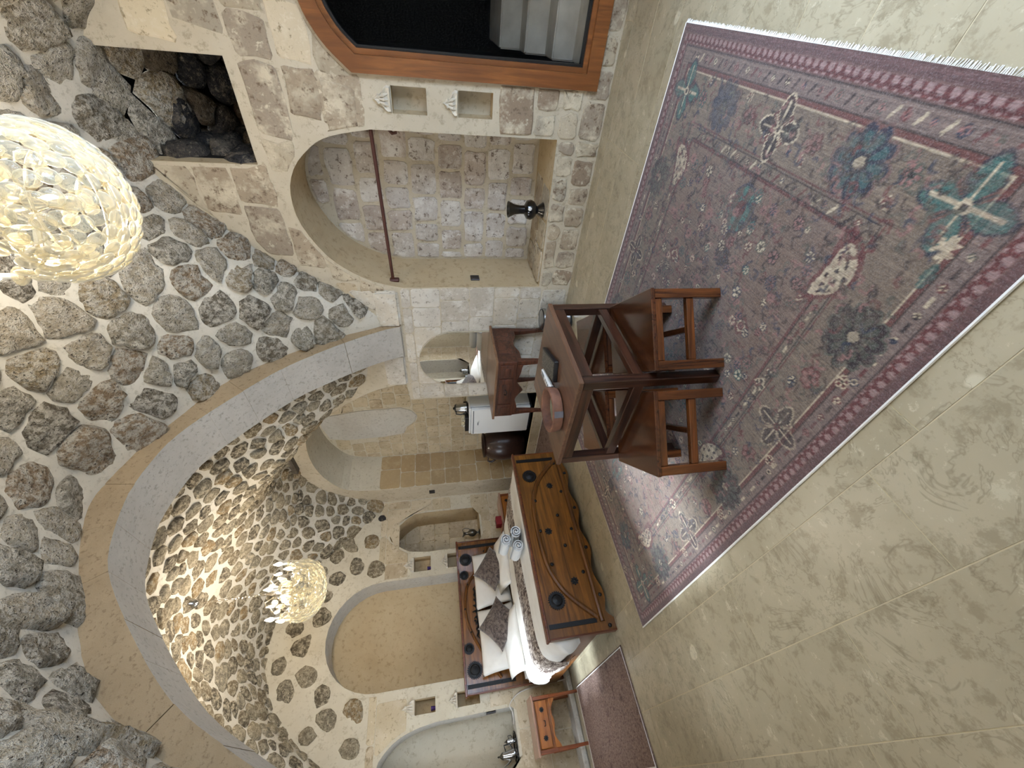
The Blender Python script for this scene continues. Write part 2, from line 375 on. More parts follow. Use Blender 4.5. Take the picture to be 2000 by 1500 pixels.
c = t.mix(t.mask(n, 0.45, 0.53), S(74,60,54), S(110,96,87)); c = t.mix(t.mask(n2, 0.54, 0.62), c, S(44,34,31)); c = t.mix(t.mask(n2, 0.32, 0.38), S(158,146,137), c)
t.base(c).rough(0.7, 0.4); t.b.inputs['Sheen Weight'].default_value = 0.4; t.bump(n, 0.3, 0.006); M['cushion'] = t.m
t = NT('terracotta'); v = t.coord(); n = t.noise(v, 14, 5); t.base(t.mix(t.mask(n, 0.35, 0.7), S(130,88,66), S(88,58,46))).rough(0.7, 0.3); M['terracotta'] = t.m
t = NT('tray_print'); v = t.coord((1,1,1)); n = t.noise(t.coord((60, 160, 60)), 1.5, 3, 0.6, 0.4); t.base(t.mix(t.mask(n, 0.54, 0.6), S(20,18,18), S(140,132,122))).rough(0.3, 0.5); M['tray_print'] = t.m
t = NT('step_stone'); v = t.coord(); n = t.noise(v, 6, 5); t.base(t.mix(t.mask(n, 0.3, 0.7), S(216,208,192), S(190,180,164))).rough(0.9, 0.1); M['step_stone'] = t.m

# ================================================================== the vaults
prof_nx = smooth_curve([0,.2,.62,1.02,1.29,1.5,1.72,2.2], [3.44,3.39,3.21,2.96,2.62,2.25,1.70,1.0])
prof_ny = smooth_curve([0,.3,.52,.72,.95,1.11,1.29,1.49,1.72,2.2], [3.24,3.19,3.07,2.88,2.65,2.44,2.18,1.90,1.55,0.9])
prof_fx = smooth_curve([0,.22,.5,.78,1.24,1.55,1.745,2.2], [3.50,3.47,3.36,3.19,2.65,2.30,2.02,1.4])
prof_fy_b = smooth_curve([0,.41,.74,1.03,1.27,1.49,1.9], [3.24,3.23,3.18,2.98,2.68,2.15,1.4])     # toward the bed wall
prof_fy_a = smooth_curve([0,.2,.44,.70,.93,1.05,1.48,1.9], [3.24,3.14,2.93,2.62,2.30,2.05,1.45,1.2])  # toward the arch
def prof_fy(v): return np.where(np.asarray(v) >= 0, prof_fy_b(v), prof_fy_a(v))
ARCH_Y0, ARCH_Y1, SPRING = 2.45, 2.83, 1.65
def smax(a, b, k): return 0.5*(a+b+np.sqrt((a-b)**2+k*k))
def vault_near(x, y):
    u, v = x-1.65, y-0.75
    return smax(prof_nx(u), prof_ny(v), 0.24) + 0.14*np.clip(1-(u/1.7)**2, 0, 1)*np.clip(1-(v/1.7)**2, 0, 1)
def vault_far(x, y):
    u, v = x-1.6, y-4.31
    return smax(prof_fx(u), prof_fy(v), 0.32)-0.02 + 0.10*np.clip(1-(u/1.75)**2, 0, 1)*np.clip(1-(v/1.5)**2, 0, 1)
def vault_mesh(name, fn, x0, x1, y0, y1, label, step=0.045):
    nx, ny = int((x1-x0)/step)+1, int((y1-y0)/step)+1
    X, Y = np.meshgrid(np.linspace(x0, x1, nx), np.linspace(y0, y1, ny), indexing='ij')
    Z = fn(X, Y) + 0.008*np.sin(X*9.1+Y*4.3)*np.sin(Y*8.3-X*2.1) + rng.normal(0, 0.0025, X.shape)
    V = np.stack([X, Y, Z], -1).reshape(-1, 3)
    F = [(i*ny+j, i*ny+j+1, (i+1)*ny+j+1, (i+1)*ny+j) for i in range(nx-1) for j in range(ny-1)]
    o = mesh_obj(name, V, F, M['mortar_vault'], None, True)
    return tag(o, label, 'ceiling', None, 'structure')
ceil_near = vault_mesh('ceiling', vault_near, XC-0.05, XA+0.05, YF-0.05, ARCH_Y0+0.12, 'rubble stone groin vault over the rug and table, nearer bay')
ceil_far = vault_mesh('ceiling', vault_far, XC-0.05, XA+0.05, ARCH_Y1-0.12, YB+0.05, 'rubble stone groin vault over the bed, farther bay')
ceil_far['label'] = 'rubble stone groin vault over the bed, farther bay'

def clip_poly(poly, nx, ny, d):
    """keep the side nx*x+ny*y <= d"""
    out = []
    for i in range(len(poly)):
        a, b = poly[i], poly[(i+1) % len(poly)]
        da, db = nx*a[0]+ny*a[1]-d, nx*b[0]+ny*b[1]-d
        if da <= 0: out.append(a)
        if (da < 0) != (db < 0) and abs(da-db) > 1e-12:
            s = da/(da-db); out.append((a[0]+(b[0]-a[0])*s, a[1]+(b[1]-a[1])*s))
    return out
def stone_geom(c, n, e1, others, R, gap, k=1.25, h=0.03, NP=13):
    """one rubble stone: a rounded Voronoi cell round c in the tangent plane, domed along n. returns verts, faces or None"""
    e2 = np.cross(n, e1); e1 = np.cross(e2, n); e1 /= np.linalg.norm(e1); e2 /= np.linalg.norm(e2)
    poly = [(R*k*math.cos(t), R*math.sin(t)) for t in np.linspace(0, 2*PI, 10, endpoint=False)]
    for q in others:
        d = q-c; a, b = float(d@e1)/k, float(d@e2); L = math.hypot(a, b)
        if L < 1e-6: continue
        poly = [(x/k, y) for x, y in poly]
        poly = clip_poly(poly, a/L, b/L, L/2-gap)
        poly = [(x*k, y) for x, y in poly]
        if len(poly) < 3: return None
    P = np.array(poly); cen = P.mean(0); P = P-cen
    ang0 = random.random()*6.28; rr = []
    for i in range(NP):
        t = ang0+2*PI*i/NP; dx, dy = math.cos(t), math.sin(t); best = 9.0
        for j in range(len(P)):
            a, b = P[j], P[(j+1) % len(P)]; ex, ey = b-a; den = dx*ey-dy*ex
            if abs(den) < 1e-9: continue
            s = (a[0]*ey-a[1]*ex)/den; u = (a[0]*dy-a[1]*dx)/den
            if s > 0 and -1e-6 <= u <= 1+1e-6: best = min(best, s)
        rr.append(min(best, R*1.6))
    rr = np.array(rr); rr = 0.78*rr+0.11*(np.roll(rr, 1)+np.roll(rr, -1)); rr *= np.clip(1+rng.normal(0, 0.055, NP), .88, 1.12)
    if rr.mean() < 0.028: return None
    V = []; F = []
    tilt = rng.normal(0, 0.10, 2)
    for sc, hh, nz in ((1.07, -0.008, 0), (0.95, h*0.60, 0.20), (0.78, h*0.98, 0.22), (0.42, h*1.08, 0.20)):
        for i in range(NP):
            t = ang0+2*PI*i/NP; r = rr[i]*sc; a, b = cen[0]+r*math.cos(t), cen[1]+r*math.sin(t)
            z = hh + (rng.normal(0, nz*h) if nz else 0) + ((a-cen[0])*tilt[0]+(b-cen[1])*tilt[1] if nz else 0)
            V.append(c+e1*a+e2*b+n*z)
    V.append(c+e1*cen[0]+e2*cen[1]+n*h*(1.05+rng.normal(0, 0.1)))
    for k2 in range(3):
        for i in range(NP):
            j = (i+1) % NP; F.append((k2*NP+i, k2*NP+j, (k2+1)*NP+j, (k2+1)*NP+i))
    for i in range(NP): F.append((3*NP+i, 3*NP+(i+1) % NP, 4*NP))
    return V, F
def scatter(fn, x0, x1, y0, y1, rmin, rmax, tries, ok=None):
    X = rng.uniform(x0, x1, tries); Y = rng.uniform(y0, y1, tries); e = 1e-3
    Z = fn(X, Y); zx = (fn(X+e, Y)-fn(X-e, Y))/(2*e); zy = (fn(X, Y+e)-fn(X, Y-e))/(2*e)
    N = np.stack([zx, zy, -np.ones_like(zx)], -1); A = np.linalg.norm(N, axis=1); N /= A[:, None]
    acc = rng.uniform(0, 1, tries) < A/5.0
    P = np.stack([X, Y, Z], -1); rad = rng.uniform(rmin, rmax, tries)
    pts = np.zeros((0, 3)); nn = []; rs = np.zeros(0)
    for i in np.nonzero(acc)[0]:
        if ok and not ok(P[i]): continue
        if len(pts):
            d = np.linalg.norm(pts-P[i], axis=1)
            if np.any(d < 0.5*(rs+rad[i])): continue
        pts = np.vstack([pts, P[i]]); nn.append(N[i]); rs = np.append(rs, rad[i])
    return pts, np.array(nn), rs
def lay_stones(parent, pts, nn, rs, mat, gap, k, h, visible_only=True, along=None, limit=300, NP=13, name='stone'):
    items = []
    for i in range(len(pts)):
        d, px_, py_ = project(pts[i])
        if visible_only and (d < 0.3 or px_ < -160 or px_ > 2160 or py_ < -160 or py_ > 1660): continue
        dd = np.linalg.norm(pts-pts[i], axis=1); nb = pts[(dd < 0.75) & (dd > 1e-6)]
        e1 = along(pts[i], nn[i]) if along else np.array([0.0, 1.0, 0.0])
        e1 = e1 - nn[i]*(e1@nn[i]); e1 /= max(np.linalg.norm(e1), 1e-6)
        g = stone_geom(pts[i], nn[i], e1, nb, rs[i]*0.95, gap*random.uniform(0.6, 1.5), k, h*random.uniform(0.6, 1.5), NP)
        if g: items.append((rs[i]/max(d, 0.3), g))
    items.sort(key=lambda q: -q[0])
    for _, (V, F) in items[:limit]:
        mesh_obj(name, V, F, mat, parent, True)
    if len(items) > limit:
        mb = MB()
        for _, (V, F) in items[limit:]: mb.add(V, F)
        o = mesh_obj('small_stones', mb.v, mb.f, mat, parent, True); o['kind'] = 'stuff'
    return len(items)
def along_near(p, n): return np.array([0.0, 1.0, 0.0]) if abs(n[0]) > abs(n[1]) else np.array([1.0, 0.0, 0.0])
pts, nn, rs = scatter(vault_near, XC, XA-0.02, YF, ARCH_Y0-0.10, 0.125, 0.27, 40000,
                      lambda p: not (p[0] > 3.12 and p[2] < 2.02) and p[2] > 1.2)
lay_stones(ceil_near, pts, nn, rs, M['rubble'], 0.011, 1.15, 0.026, along=along_near, NP=17)
pts, nn, rs = scatter(vault_far, XC, XA-0.02, ARCH_Y1+0.02, YB-0.02, 0.09, 0.19, 40000, lambda p: p[2] > 2.02 and not (p[2] < 2.25 and p[1] > 5))
def along_far(p, n):   # slabs set on edge, running up the vault
    v = np.array([-n[0]*n[2], -n[1]*n[2], 1-n[2]*n[2]]); L = np.linalg.norm(v); return v/L if L > 0.2 else np.array([1.0, 0.3, 0.0])
lay_stones(ceil_far, pts, nn, rs, M['rubble_far'], 0.012, 1.22, 0.018, along=along_far, NP=12)
# the dark three-cornered slab above the deep niche
mb = MB(); mb.prism([(4.30, 3.20), (4.74, 3.19), (4.62, 3.42)], (XA-0.09, 0, 0), (0, 1, 0), (0, 0, 1), (0.12, 0, 0.0))
mb.build('slate_slab', M['slate'], ceil_far, bevel=0.01)

# ================================================================== walls
def inside(p, loop):
    x, y = p; c = False; n = len(loop)
    for i in range(n):
        x1, y1 = loop[i]; x2, y2 = loop[(i+1) % n]
        if (y1 > y) != (y2 > y) and x < (x2-x1)*(y-y1)/(y2-y1)+x1: c = not c
    return c
def nearest(p, loop):
    best = None; P = np.array(p)
    for i in range(len(loop)):
        a, b = np.array(loop[i]), np.array(loop[(i+1) % len(loop)]); ab = b-a; L = ab@ab
        t = 0 if L < 1e-12 else min(max(((P-a)@ab)/L, 0), 1); q = a+ab*t; d = np.linalg.norm(P-q)
        if best is None or d < best[0]: best = (d, q)
    return best[1]
def grow(loop, g):
    n = len(loop); out = []
    ar = sum(loop[i][0]*loop[(i+1) % n][1]-loop[(i+1) % n][0]*loop[i][1] for i in range(n)); sg = 1 if ar > 0 else -1
    for i in range(n):
        a, b, d = np.array(loop[i-1], float), np.array(loop[i], float), np.array(loop[(i+1) % n], float)
        e1, e2 = b-a, d-b; e1 /= np.linalg.norm(e1)+1e-9; e2 /= np.linalg.norm(e2)+1e-9
        n1, n2 = np.array([e1[1], -e1[0]]), np.array([e2[1], -e2[0]]); m_ = n1+n2; L = np.linalg.norm(m_)
        m_ = n1 if L < 1e-6 else m_/L
        out.append(tuple(b+sg*g*m_/max(m_@n1, 0.5)))
    return out
class Plane:
    def __init__(s, o, ea, eb, n): s.o, s.ea, s.eb, s.n = map(lambda q: np.array(q, float), (o, ea, eb, n))   # n points into the room
    def at(s, a, b, d=0.0): return s.o+s.ea*a+s.eb*b+s.n*d
def fill_loops(bm, loops, to3):
    eds = []
    for L in loops:
        vs_ = [bm.verts.new(to3(a, b)) for a, b in L]
        eds += [bm.edges.new((vs_[i], vs_[(i+1) % len(vs_)])) for i in range(len(vs_))]
    bmesh.ops.triangle_fill(bm, edges=eds, use_beauty=True, use_dissolve=False)
def wall(name, pl, outline, holes, mat, label):
    bm = bmesh.new(); fill_loops(bm, [outline]+[h['loop'] for h in holes], lambda a, b: pl.at(a, b))
    me = bpy.data.meshes.new(name); bm.to_mesh(me); bm.free(); me.materials.append(mat)
    o = link(bpy.data.objects.new(name, me)); tag(o, label, 'wall', None, 'structure')
    for h in holes:
        if h.get('depth'):
            L = h['loop']; n = len(L); d = h['depth']; sk = h.get('skip_sides', False)
            V = [pl.at(a, b, 0.002) for a, b in L]+[pl.at(a, b, -d) for a, b in L]
            F = [(i, (i+1) % n, n+(i+1) % n, n+i) for i in range(n)]
            mesh_obj('niche_reveal', V, F, h.get('reveal', mat), o)
            if not h.get('open'):
                bm = bmesh.new(); fill_loops(bm, [L], lambda a, b: pl.at(a, b, -d))
                me = bpy.data.meshes.new('niche_back'); bm.to_mesh(me); bm.free(); me.materials.append(h.get('back', mat))
                link(bpy.data.objects.new('niche_back', me), o)
    return o
def block(pl, poly, mat, parent, proud=0.006, depth0=0.0, bev=0.006, name='stone_block'):
    P = np.array(poly); c = P.mean(0); n = len(P)
    Q = c+(P-c)*(1-bev*1.6/np.maximum(np.linalg.norm(P-c, axis=1), 0.03)[:, None])
    V = [pl.at(a, b, depth0-0.012) for a, b in P]+[pl.at(a, b, depth0+proud*0.55) for a, b in P]+[pl.at(a, b, depth0+proud) for a, b in Q]
    F = [(i, (i+1) % n, n+(i+1) % n, n+i) for i in range(n)]+[(n+i, n+(i+1) % n, 2*n+(i+1) % n, 2*n+i) for i in range(n)]+[tuple(range(2*n, 3*n))]
    return mesh_obj(name, V, F, mat, parent)
def lay_blocks(pl, parent, reg, mat, loops=(), top=None, keep=None, hc=(0.17, 0.24), wc=(0.2, 0.38), gap=0.014, jit=0.006, proud=0.006, depth0=0.0, bev=0.006, skew=0.0, margin=0.02, p_skip=0.0, mats=None):
    a0, a1, b0, b1 = reg; b = b0; big = [grow(L, margin) for L in loops]; made = 0
    while b < b1-0.06:
        h = random.uniform(*hc)
        if b+h > b1-0.07: h = b1-b
        a = a0-random.uniform(0, wc[0]) if a1-a0 > 0.7 else a0
        while a < a1-0.03:
            wd = random.uniform(*wc); l, r = max(a, a0), min(a+wd, a1)
            if a1-r < 0.09: r = a1
            a = r if r == a1 else a+wd
            if r-l < 0.06 or random.random() < p_skip: continue
            ws, hs = r-l, h; nx_, ny_ = max(2, int(ws/0.09)), max(2, int(hs/0.09)); g = gap*random.uniform(0.8, 1.4)
            x0, x1, y0, y1 = l+g, r-g, b+g, b+h-g; cr = min(0.02, ws*0.15)
            poly = [(x0+cr, y0)]+[(x0+(x1-x0)*i/nx_, y0) for i in range(1, nx_)]+[(x1-cr, y0), (x1, y0+cr)]
            poly += [(x1, y0+(y1-y0)*i/ny_) for i in range(1, ny_)]+[(x1, y1-cr), (x1-cr, y1)]
            poly += [(x0+(x1-x0)*(1-i/nx_), y1) for i in range(1, nx_)]+[(x0+cr, y1), (x0, y1-cr)]
            poly += [(x0, y0+(y1-y0)*(1-i/ny_)) for i in range(1, ny_)]+[(x0, y0+cr)]
            poly = [(p[0]+random.gauss(0, jit)+skew*(p[1]-b), p[1]+random.gauss(0, jit)) for p in poly]
            a_orig = (x1-x0)*(y1-y0)
            if top is not None: poly = [(p[0], min(p[1], float(top(p[0]))-margin)) for p in poly]
            for L in big: poly = [tuple(nearest(p, L)) if inside(p, L) else p for p in poly]
            if keep is not None: poly = [p if inside(p, keep) else tuple(nearest(p, keep)) for p in poly]
            n = len(poly); ar = 0.5*abs(sum(poly[i][0]*poly[(i+1) % n][1]-poly[(i+1) % n][0]*poly[i][1] for i in range(n)))
            if ar < 0.35*a_orig or ar < 0.006: continue
            cc = tuple(np.mean(np.array(poly), 0))
            if any(inside(cc, L) for L in big): continue
            if any(sum(inside(q, poly) for q in L) >= 2 and all(abs(q[0]-cc[0]) < 0.5 for q in L) and len(L) < 9 for L in big): continue
            block(pl, poly, mats and random.choice(mats) or mat, parent, proud*random.uniform(0.6, 1.4), depth0, bev); made += 1
        b += h
    return made
def rect(a0, a1, b0, b1): return [(a0, b0), (a1, b0), (a1, b1), (a0, b1)]
def arched(a0, a1, b0, arch_pts): return [(a0, b0), (a1, b0)]+list(arch_pts)
# ---- right wall (a = y, b = z)
PA = Plane((XA, 0, 0), (0, 1, 0), (0, 0, 1), (-1, 0, 0))
nr = [tuple(q) for q in catmull([(0.775,1.69),(0.83,1.97),(0.91,2.12),(1.05,2.26),(1.23,2.33),(1.46,2.315),(1.72,2.18),(1.88,2.0),(1.98,1.80),(2.03,1.60)], 3)]
NICHE_R = [(2.03,0.31),(0.775,0.34)]+nr
dn = [tuple(q) for q in catmull([(5.44,2.30),(5.36,2.70),(5.10,2.90),(4.76,3.0),(4.42,3.01),(4.11,2.95),(3.87,2.78),(3.62,2.48),(3.42,2.18),(3.31,1.92),(3.28,1.68)], 3)]
NICHE_D = [(3.53,0.13),(5.44,0.13)]+dn+[(3.53,1.66)]
dr = [tuple(q) for q in catmull([(0.45,1.75),(0.34,1.87),(0.24,1.94),(0.14,1.98),(-0.10,2.03),(-0.34,1.98),(-0.54,1.87),(-0.65,1.75)], 3)]
DOOR = [(-0.65,0.12),(0.45,0.12)]+dr
SN1, SN2 = rect(0.515,0.67,1.295,1.525), rect(0.515,0.67,0.84,1.08)
OPEN = rect(0.43,1.03,2.49,3.235)
topA = []
for y in np.linspace(YB, YF, 60):
    if y > ARCH_Y1: z = float(vault_far(XA, y))
    elif y < ARCH_Y0: z = float(vault_near(XA, y))
    else: z = 2.2
    topA.append((float(y), z+0.07))
outA = [(YF, -0.02), (YB, -0.02)]+topA
wall_right = wall('wall_right', PA, outA, [
    dict(loop=NICHE_R, depth=0.55, reveal=M['plaster_tan'], back=M['mortar']),
    dict(loop=NICHE_D, depth=0.60, reveal=M['mortar_cream'], back=M['mortar_cream']),
    dict(loop=DOOR, depth=0.12, reveal=M['mortar'], open=True),
    dict(loop=SN1, depth=0.12, reveal=M['plaster_tan'], back=M['mortar']), dict(loop=SN2, depth=0.12, reveal=M['plaster_tan'], back=M['mortar']),
    dict(loop=OPEN, depth=0.10, reveal=M['plaster_tan'], open=True)], M['mortar'],
    'long stone wall on the right with door, arched niches and small carved niches')
holesA = [NICHE_R, DOOR, SN1, SN2, OPEN, NICHE_D]
topnear = lambda y: float(vault_near(XA, y))-0.02
lay_blocks(PA, wall_right, (-0.9, 0.775, 0.0, 0.80), M['ashlar_brown'], holesA, topnear, hc=(.16,.23), wc=(.16,.3), gap=.012, proud=.008)
lay_blocks(PA, wall_right, (0.775, 2.03, 0.0, 0.33), M['ashlar_brown'], holesA, topnear, hc=(.14,.19), wc=(.12,.3), gap=.012, proud=.008)
lay_blocks(PA, wall_right, (-0.9, 0.775, 0.80, 1.75), M['ashlar_brown'], [NICHE_R, DOOR, rect(.47,.74,.78,1.72), OPEN], topnear, hc=(.2,.26), wc=(.2,.34), gap=.008, proud=.005)
lay_blocks(PA, wall_right, (0.455, 0.77, 1.70, 2.0), M['ashlar_brown'], [NICHE_R, DOOR], topnear, hc=(.2,.26), wc=(.28,.34), gap=.008, proud=.005)
lay_blocks(PA, wall_right, (-0.9, 2.4, 1.75, 3.2), M['ashlar_brown'], holesA, topnear, hc=(.20,.28), wc=(.22,.42), gap=.010, jit=.008, proud=.005, margin=.03, skew=-.12, mats=[M['ashlar_brown'], M['ashlar_brown'], M['ashlar_tan']])
lay_blocks(PA, wall_right, (2.04, 3.52, 0.02, 1.63), M['ashlar_pale'], [NICHE_R, NICHE_D], None, hc=(.2,.3), wc=(.22,.42), gap=.004, jit=.002, proud=.004, bev=.004, margin=.008)
lay_blocks(PA, wall_right, (2.05, 2.47, 1.66, 2.08), M['ashlar_pale'], [NICHE_R], topnear, hc=(.2,.22), wc=(.2,.24), gap=.006, proud=.01)
BK = 3.345+0.55
PNB = Plane((XA+0.55, 0, 0), (0, 1, 0), (0, 0, 1), (-1, 0, 0))
lay_blocks(PNB, wall_right, (0.78, 2.03, 0.35, 2.33), M['ashlar_grey'], (), None, grow(NICHE_R, -0.02), hc=(.21,.25), wc=(.19,.34), gap=.014, jit=.0045, proud=.012, bev=.012)
# sill slabs of that niche
PSL = Plane((XA, 0, 0.325), (0, 1, 0), (1, 0, 0), (0, 0, 1))
lay_blocks(PSL, wall_right, (0.79, 2.02, 0.01, 0.54), M['ashlar_brown'], (), None, hc=(.25,.28), wc=(.2,.42), gap=.01, proud=.004, depth0=0.002)
# deep niche: pale blocks on the back, browner blocks on the far reveal, an old white plaster patch
PDB = Plane((XA+0.60, 0, 0), (0, 1, 0), (0, 0, 1), (-1, 0, 0))
PATCH = [(4.42,2.97),(4.62,2.99),(4.90,2.93),(4.95,2.7),(4.93,2.2),(4.88,1.88),(4.74,1.84),(4.62,1.70),(4.50,1.66),(4.38,1.74),(4.31,1.88),(4.33,2.4)]
lay_blocks(PDB, wall_right, (3.29, 5.44, 0.14, 2.98), M['ashlar_tan'], [PATCH], None, grow(NICHE_D, -0.015), hc=(.17,.22), wc=(.18,.32), gap=.007, jit=.003, proud=.005, bev=.004)
block(PDB, [(a, b) for a, b in PATCH], M['plaster_white'], wall_right, 0.012, 0.0, 0.01, 'plaster_patch')
PDR = Plane((XA, 5.44, 0), (1, 0, 0), (0, 0, 1), (0, -1, 0))
lay_blocks(PDR, wall_right, (0.005, 0.595, 0.14, 2.28), M['ashlar_reveal'], (), None, hc=(.2,.26), wc=(.24,.36), gap=.004, jit=.002, proud=.004, bev=.003)
# shaft behind the high opening: rubble roof and far cheek, shade painted in by darker stones
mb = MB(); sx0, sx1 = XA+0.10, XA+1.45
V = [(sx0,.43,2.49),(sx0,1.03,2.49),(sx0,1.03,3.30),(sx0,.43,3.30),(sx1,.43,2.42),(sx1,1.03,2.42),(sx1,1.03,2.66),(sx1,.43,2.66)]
mb.add(V, [(0,1,5,4),(1,2,6,5),(2,3,7,6),(3,0,4,7),(4,5,6,7)]); mb.build('shaft_lining', M['cavity_shade'], wall_right)  # unlit depth painted as a near-black lining
def shaft_roof(x, y): return 3.24-(x-XA)*0.46+0*y
p2, n2, r2 = scatter(shaft_roof, XA-0.03, XA+1.2, .45, 1.01, .14, .22, 1200)
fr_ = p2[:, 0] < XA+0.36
lay_stones(wall_right, p2[fr_], n2[fr_], r2[fr_], M['rubble'], 0.008, 1.2, 0.035, name='shaft_stone')  # front roof stones in the lit tone
lay_stones(wall_right, p2[~fr_], n2[~fr_], r2[~fr_], M['rubble_dark'], 0.008, 1.2, 0.045, name='shaft_stone')  # deeper roof stones in a dark tone, painting the fading light
def cheek(n):
    P = []; 
    for _ in range(600):
        q = np.array([random.uniform(XA+.20, XA+1.0), 1.025, random.uniform(2.52, 3.05)])
        if all(np.linalg.norm(q-o) > .17 for o in P): P.append(q)
    return np.array(P)
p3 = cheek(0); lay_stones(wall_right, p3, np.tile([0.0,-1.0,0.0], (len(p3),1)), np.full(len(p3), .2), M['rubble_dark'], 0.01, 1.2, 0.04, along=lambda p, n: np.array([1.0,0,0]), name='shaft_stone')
# ---- back wall (a = x, b = z)
PB = Plane((0, YB, 0), (1, 0, 0), (0, 0, 1), (0, -1, 0))
def half_round(xc, r, zs, rise, n=16): return [(xc+r*math.cos(PI*i/n), zs+rise*math.sin(PI*i/n)) for i in range(n+1)]
NB_BIG = [(0.948,0.55),(2.153,0.55)]+half_round(1.55, 0.603, 2.20, 0.635)
NB_PT = [(2.495,0.83),(3.10,0.83),(3.10,1.60)]+[tuple(q) for q in catmull([(3.09,1.79),(3.0,1.93),(2.77,2.145),(2.61,2.0),(2.525,1.86)], 3)]+[(2.495,1.62)]
NB_L = [(0.03,0.68),(0.60,0.68),(0.595,1.55)]+[tuple(q) for q in catmull([(0.575,1.72),(0.53,1.90),(0.45,2.05),(0.315,2.16),(0.18,2.05),(0.10,1.90),(0.055,1.72)], 3)]+[(0.03,1.55)]
NB_S = [rect(2.235,2.43,1.57,1.795), rect(2.235,2.43,1.03,1.335), rect(0.685,0.825,1.55,1.775), rect(0.685,0.825,1.05,1.30)]
topB = [(float(x), float(vault_far(x, YB))+0.07) for x in np.linspace(XA, XC, 40)]
outB = [(XC, -0.02), (XA, -0.02)]+topB
wall_back = wall('wall_back', PB, outB, [
    dict(loop=NB_BIG, depth=0.34, reveal=M['plaster_white'], back=M['plaster_tan']),
    dict(loop=NB_PT, depth=0.40, reveal=M['plaster_tan'], back=M['plaster_tan']),
    dict(loop=NB_L, depth=0.36, reveal=M['plaster_white'], back=M['mortar_cream'])]+
    [dict(loop=L, depth=0.14, reveal=M['plaster_tan'], back=M['plaster_tan']) for L in NB_S], M['mortar_cream'],
    'plastered stone wall behind the headboard with round, pointed and small carved niches')
# low white plinth along its foot
mb = MB(); mb.box((1.46, YB-0.11, 0.03), (3.76, 0.22, 0.06)); tag(mb.build('baseboard_back', M['plaster_white'], None, bevel=0.012), 'low whitewashed plinth along the foot of the wall behind the bed', 'plinth', None, 'structure')
# faint large blocks of the back wall, and rubble in the lunette
holesB = [NB_BIG, NB_PT, NB_L]+[grow(L, .06) for L in NB_S]
lay_blocks(PB, wall_back, (XC+.02, XA-.02, 0.06, 2.28), M['ashlar_tan'], holesB, None, hc=(.26,.34), wc=(.3,.55), gap=.003, jit=.0015, proud=.003, bev=.003, margin=.03)
def lunette_pts(n):
    P = []
    for _ in range(5000):
        x, z = random.uniform(XC+.1, XA-.1), random.uniform(2.24, 3.42)
        if z > float(vault_far(x, YB))-0.10: continue
        if math.hypot(x-1.55, max(z-2.2, 0)*0.95) < 0.77: continue
        q = np.array([x, YB, z])
        if all(np.linalg.norm(q-o) > random.uniform(.18, .27) for o in P): P.append(q)
    return np.array(P)
lp = lunette_pts(0)
k3 = [i for i in range(len(lp)) if random.random() < 0.93]
pale_i, dark_i = [i for i in k3 if i % 9 != 4], [i for i in k3 if i % 9 == 4]
nb = np.tile([0.0,-1.0,0.0], (len(lp),1))
for i in k3:
    dd = np.linalg.norm(lp-lp[i], axis=1); g = stone_geom(lp[i], nb[i], np.array([0.3,0,1.0]) if i % 3 else np.array([1.0,0,0.2]), lp[(dd < .8) & (dd > 1e-6)], random.uniform(.085,.125) if i % 9 != 4 else .05, 0.024, 1.25, 0.012)
    if g: mesh_obj('stone', g[0], g[1], M['rubble_far'] if i % 9 != 4 else M['rubble_dark'], wall_back, True)
# masonry of the pointed niche: coursed back, jamb stones
PPB = Plane((0, YB+0.40, 0), (1, 0, 0), (0, 0, 1), (0, -1, 0))
lay_blocks(PPB, wall_back, (2.5, 3.10, 0.84, 2.12), M['ashlar_tan'], (), None, grow(NB_PT, -0.008), hc=(.21,.25), wc=(.3,.42), gap=.003, jit=.001, proud=.004, bev=.003)
# ---- left wall with two windows, front wall with a glass door (behind the photographer)
PC = Plane((XC, 0, 0), (0, 1, 0), (0, 0, 1), (1, 0, 0))
topC = [(float(y), (float(vault_far(XC, y)) if y > ARCH_Y1 else float(vault_near(XC, y)) if y < ARCH_Y0 else 2.2)+0.07) for y in np.linspace(YB, YF, 50)]
wall_left = wall('wall_left', PC, [(YF, -0.02), (YB, -0.02)]+topC, [dict(loop=rect(*WIN1), depth=0.28, reveal=M['plaster_white'], open=True), dict(loop=rect(*WIN2), depth=0.28, reveal=M['plaster_white'], open=True)],
    M['mortar_cream'], 'plastered wall on the left with two daylit windows')
PF = Plane((0, YF, 0), (1, 0, 0), (0, 0, 1), (0, 1, 0))
topF = [(float(x), float(vault_near(x, YF))+0.07) for x in np.linspace(XA, XC, 40)]
wall_front = wall('wall_front', PF, [(XC, -0.02), (XA, -0.02)]+topF, [dict(loop=rect(*WIN3), depth=0.28, reveal=M['plaster_white'], open=True)], M['mortar_cream'], 'plastered wall behind the photographer with a glass door')
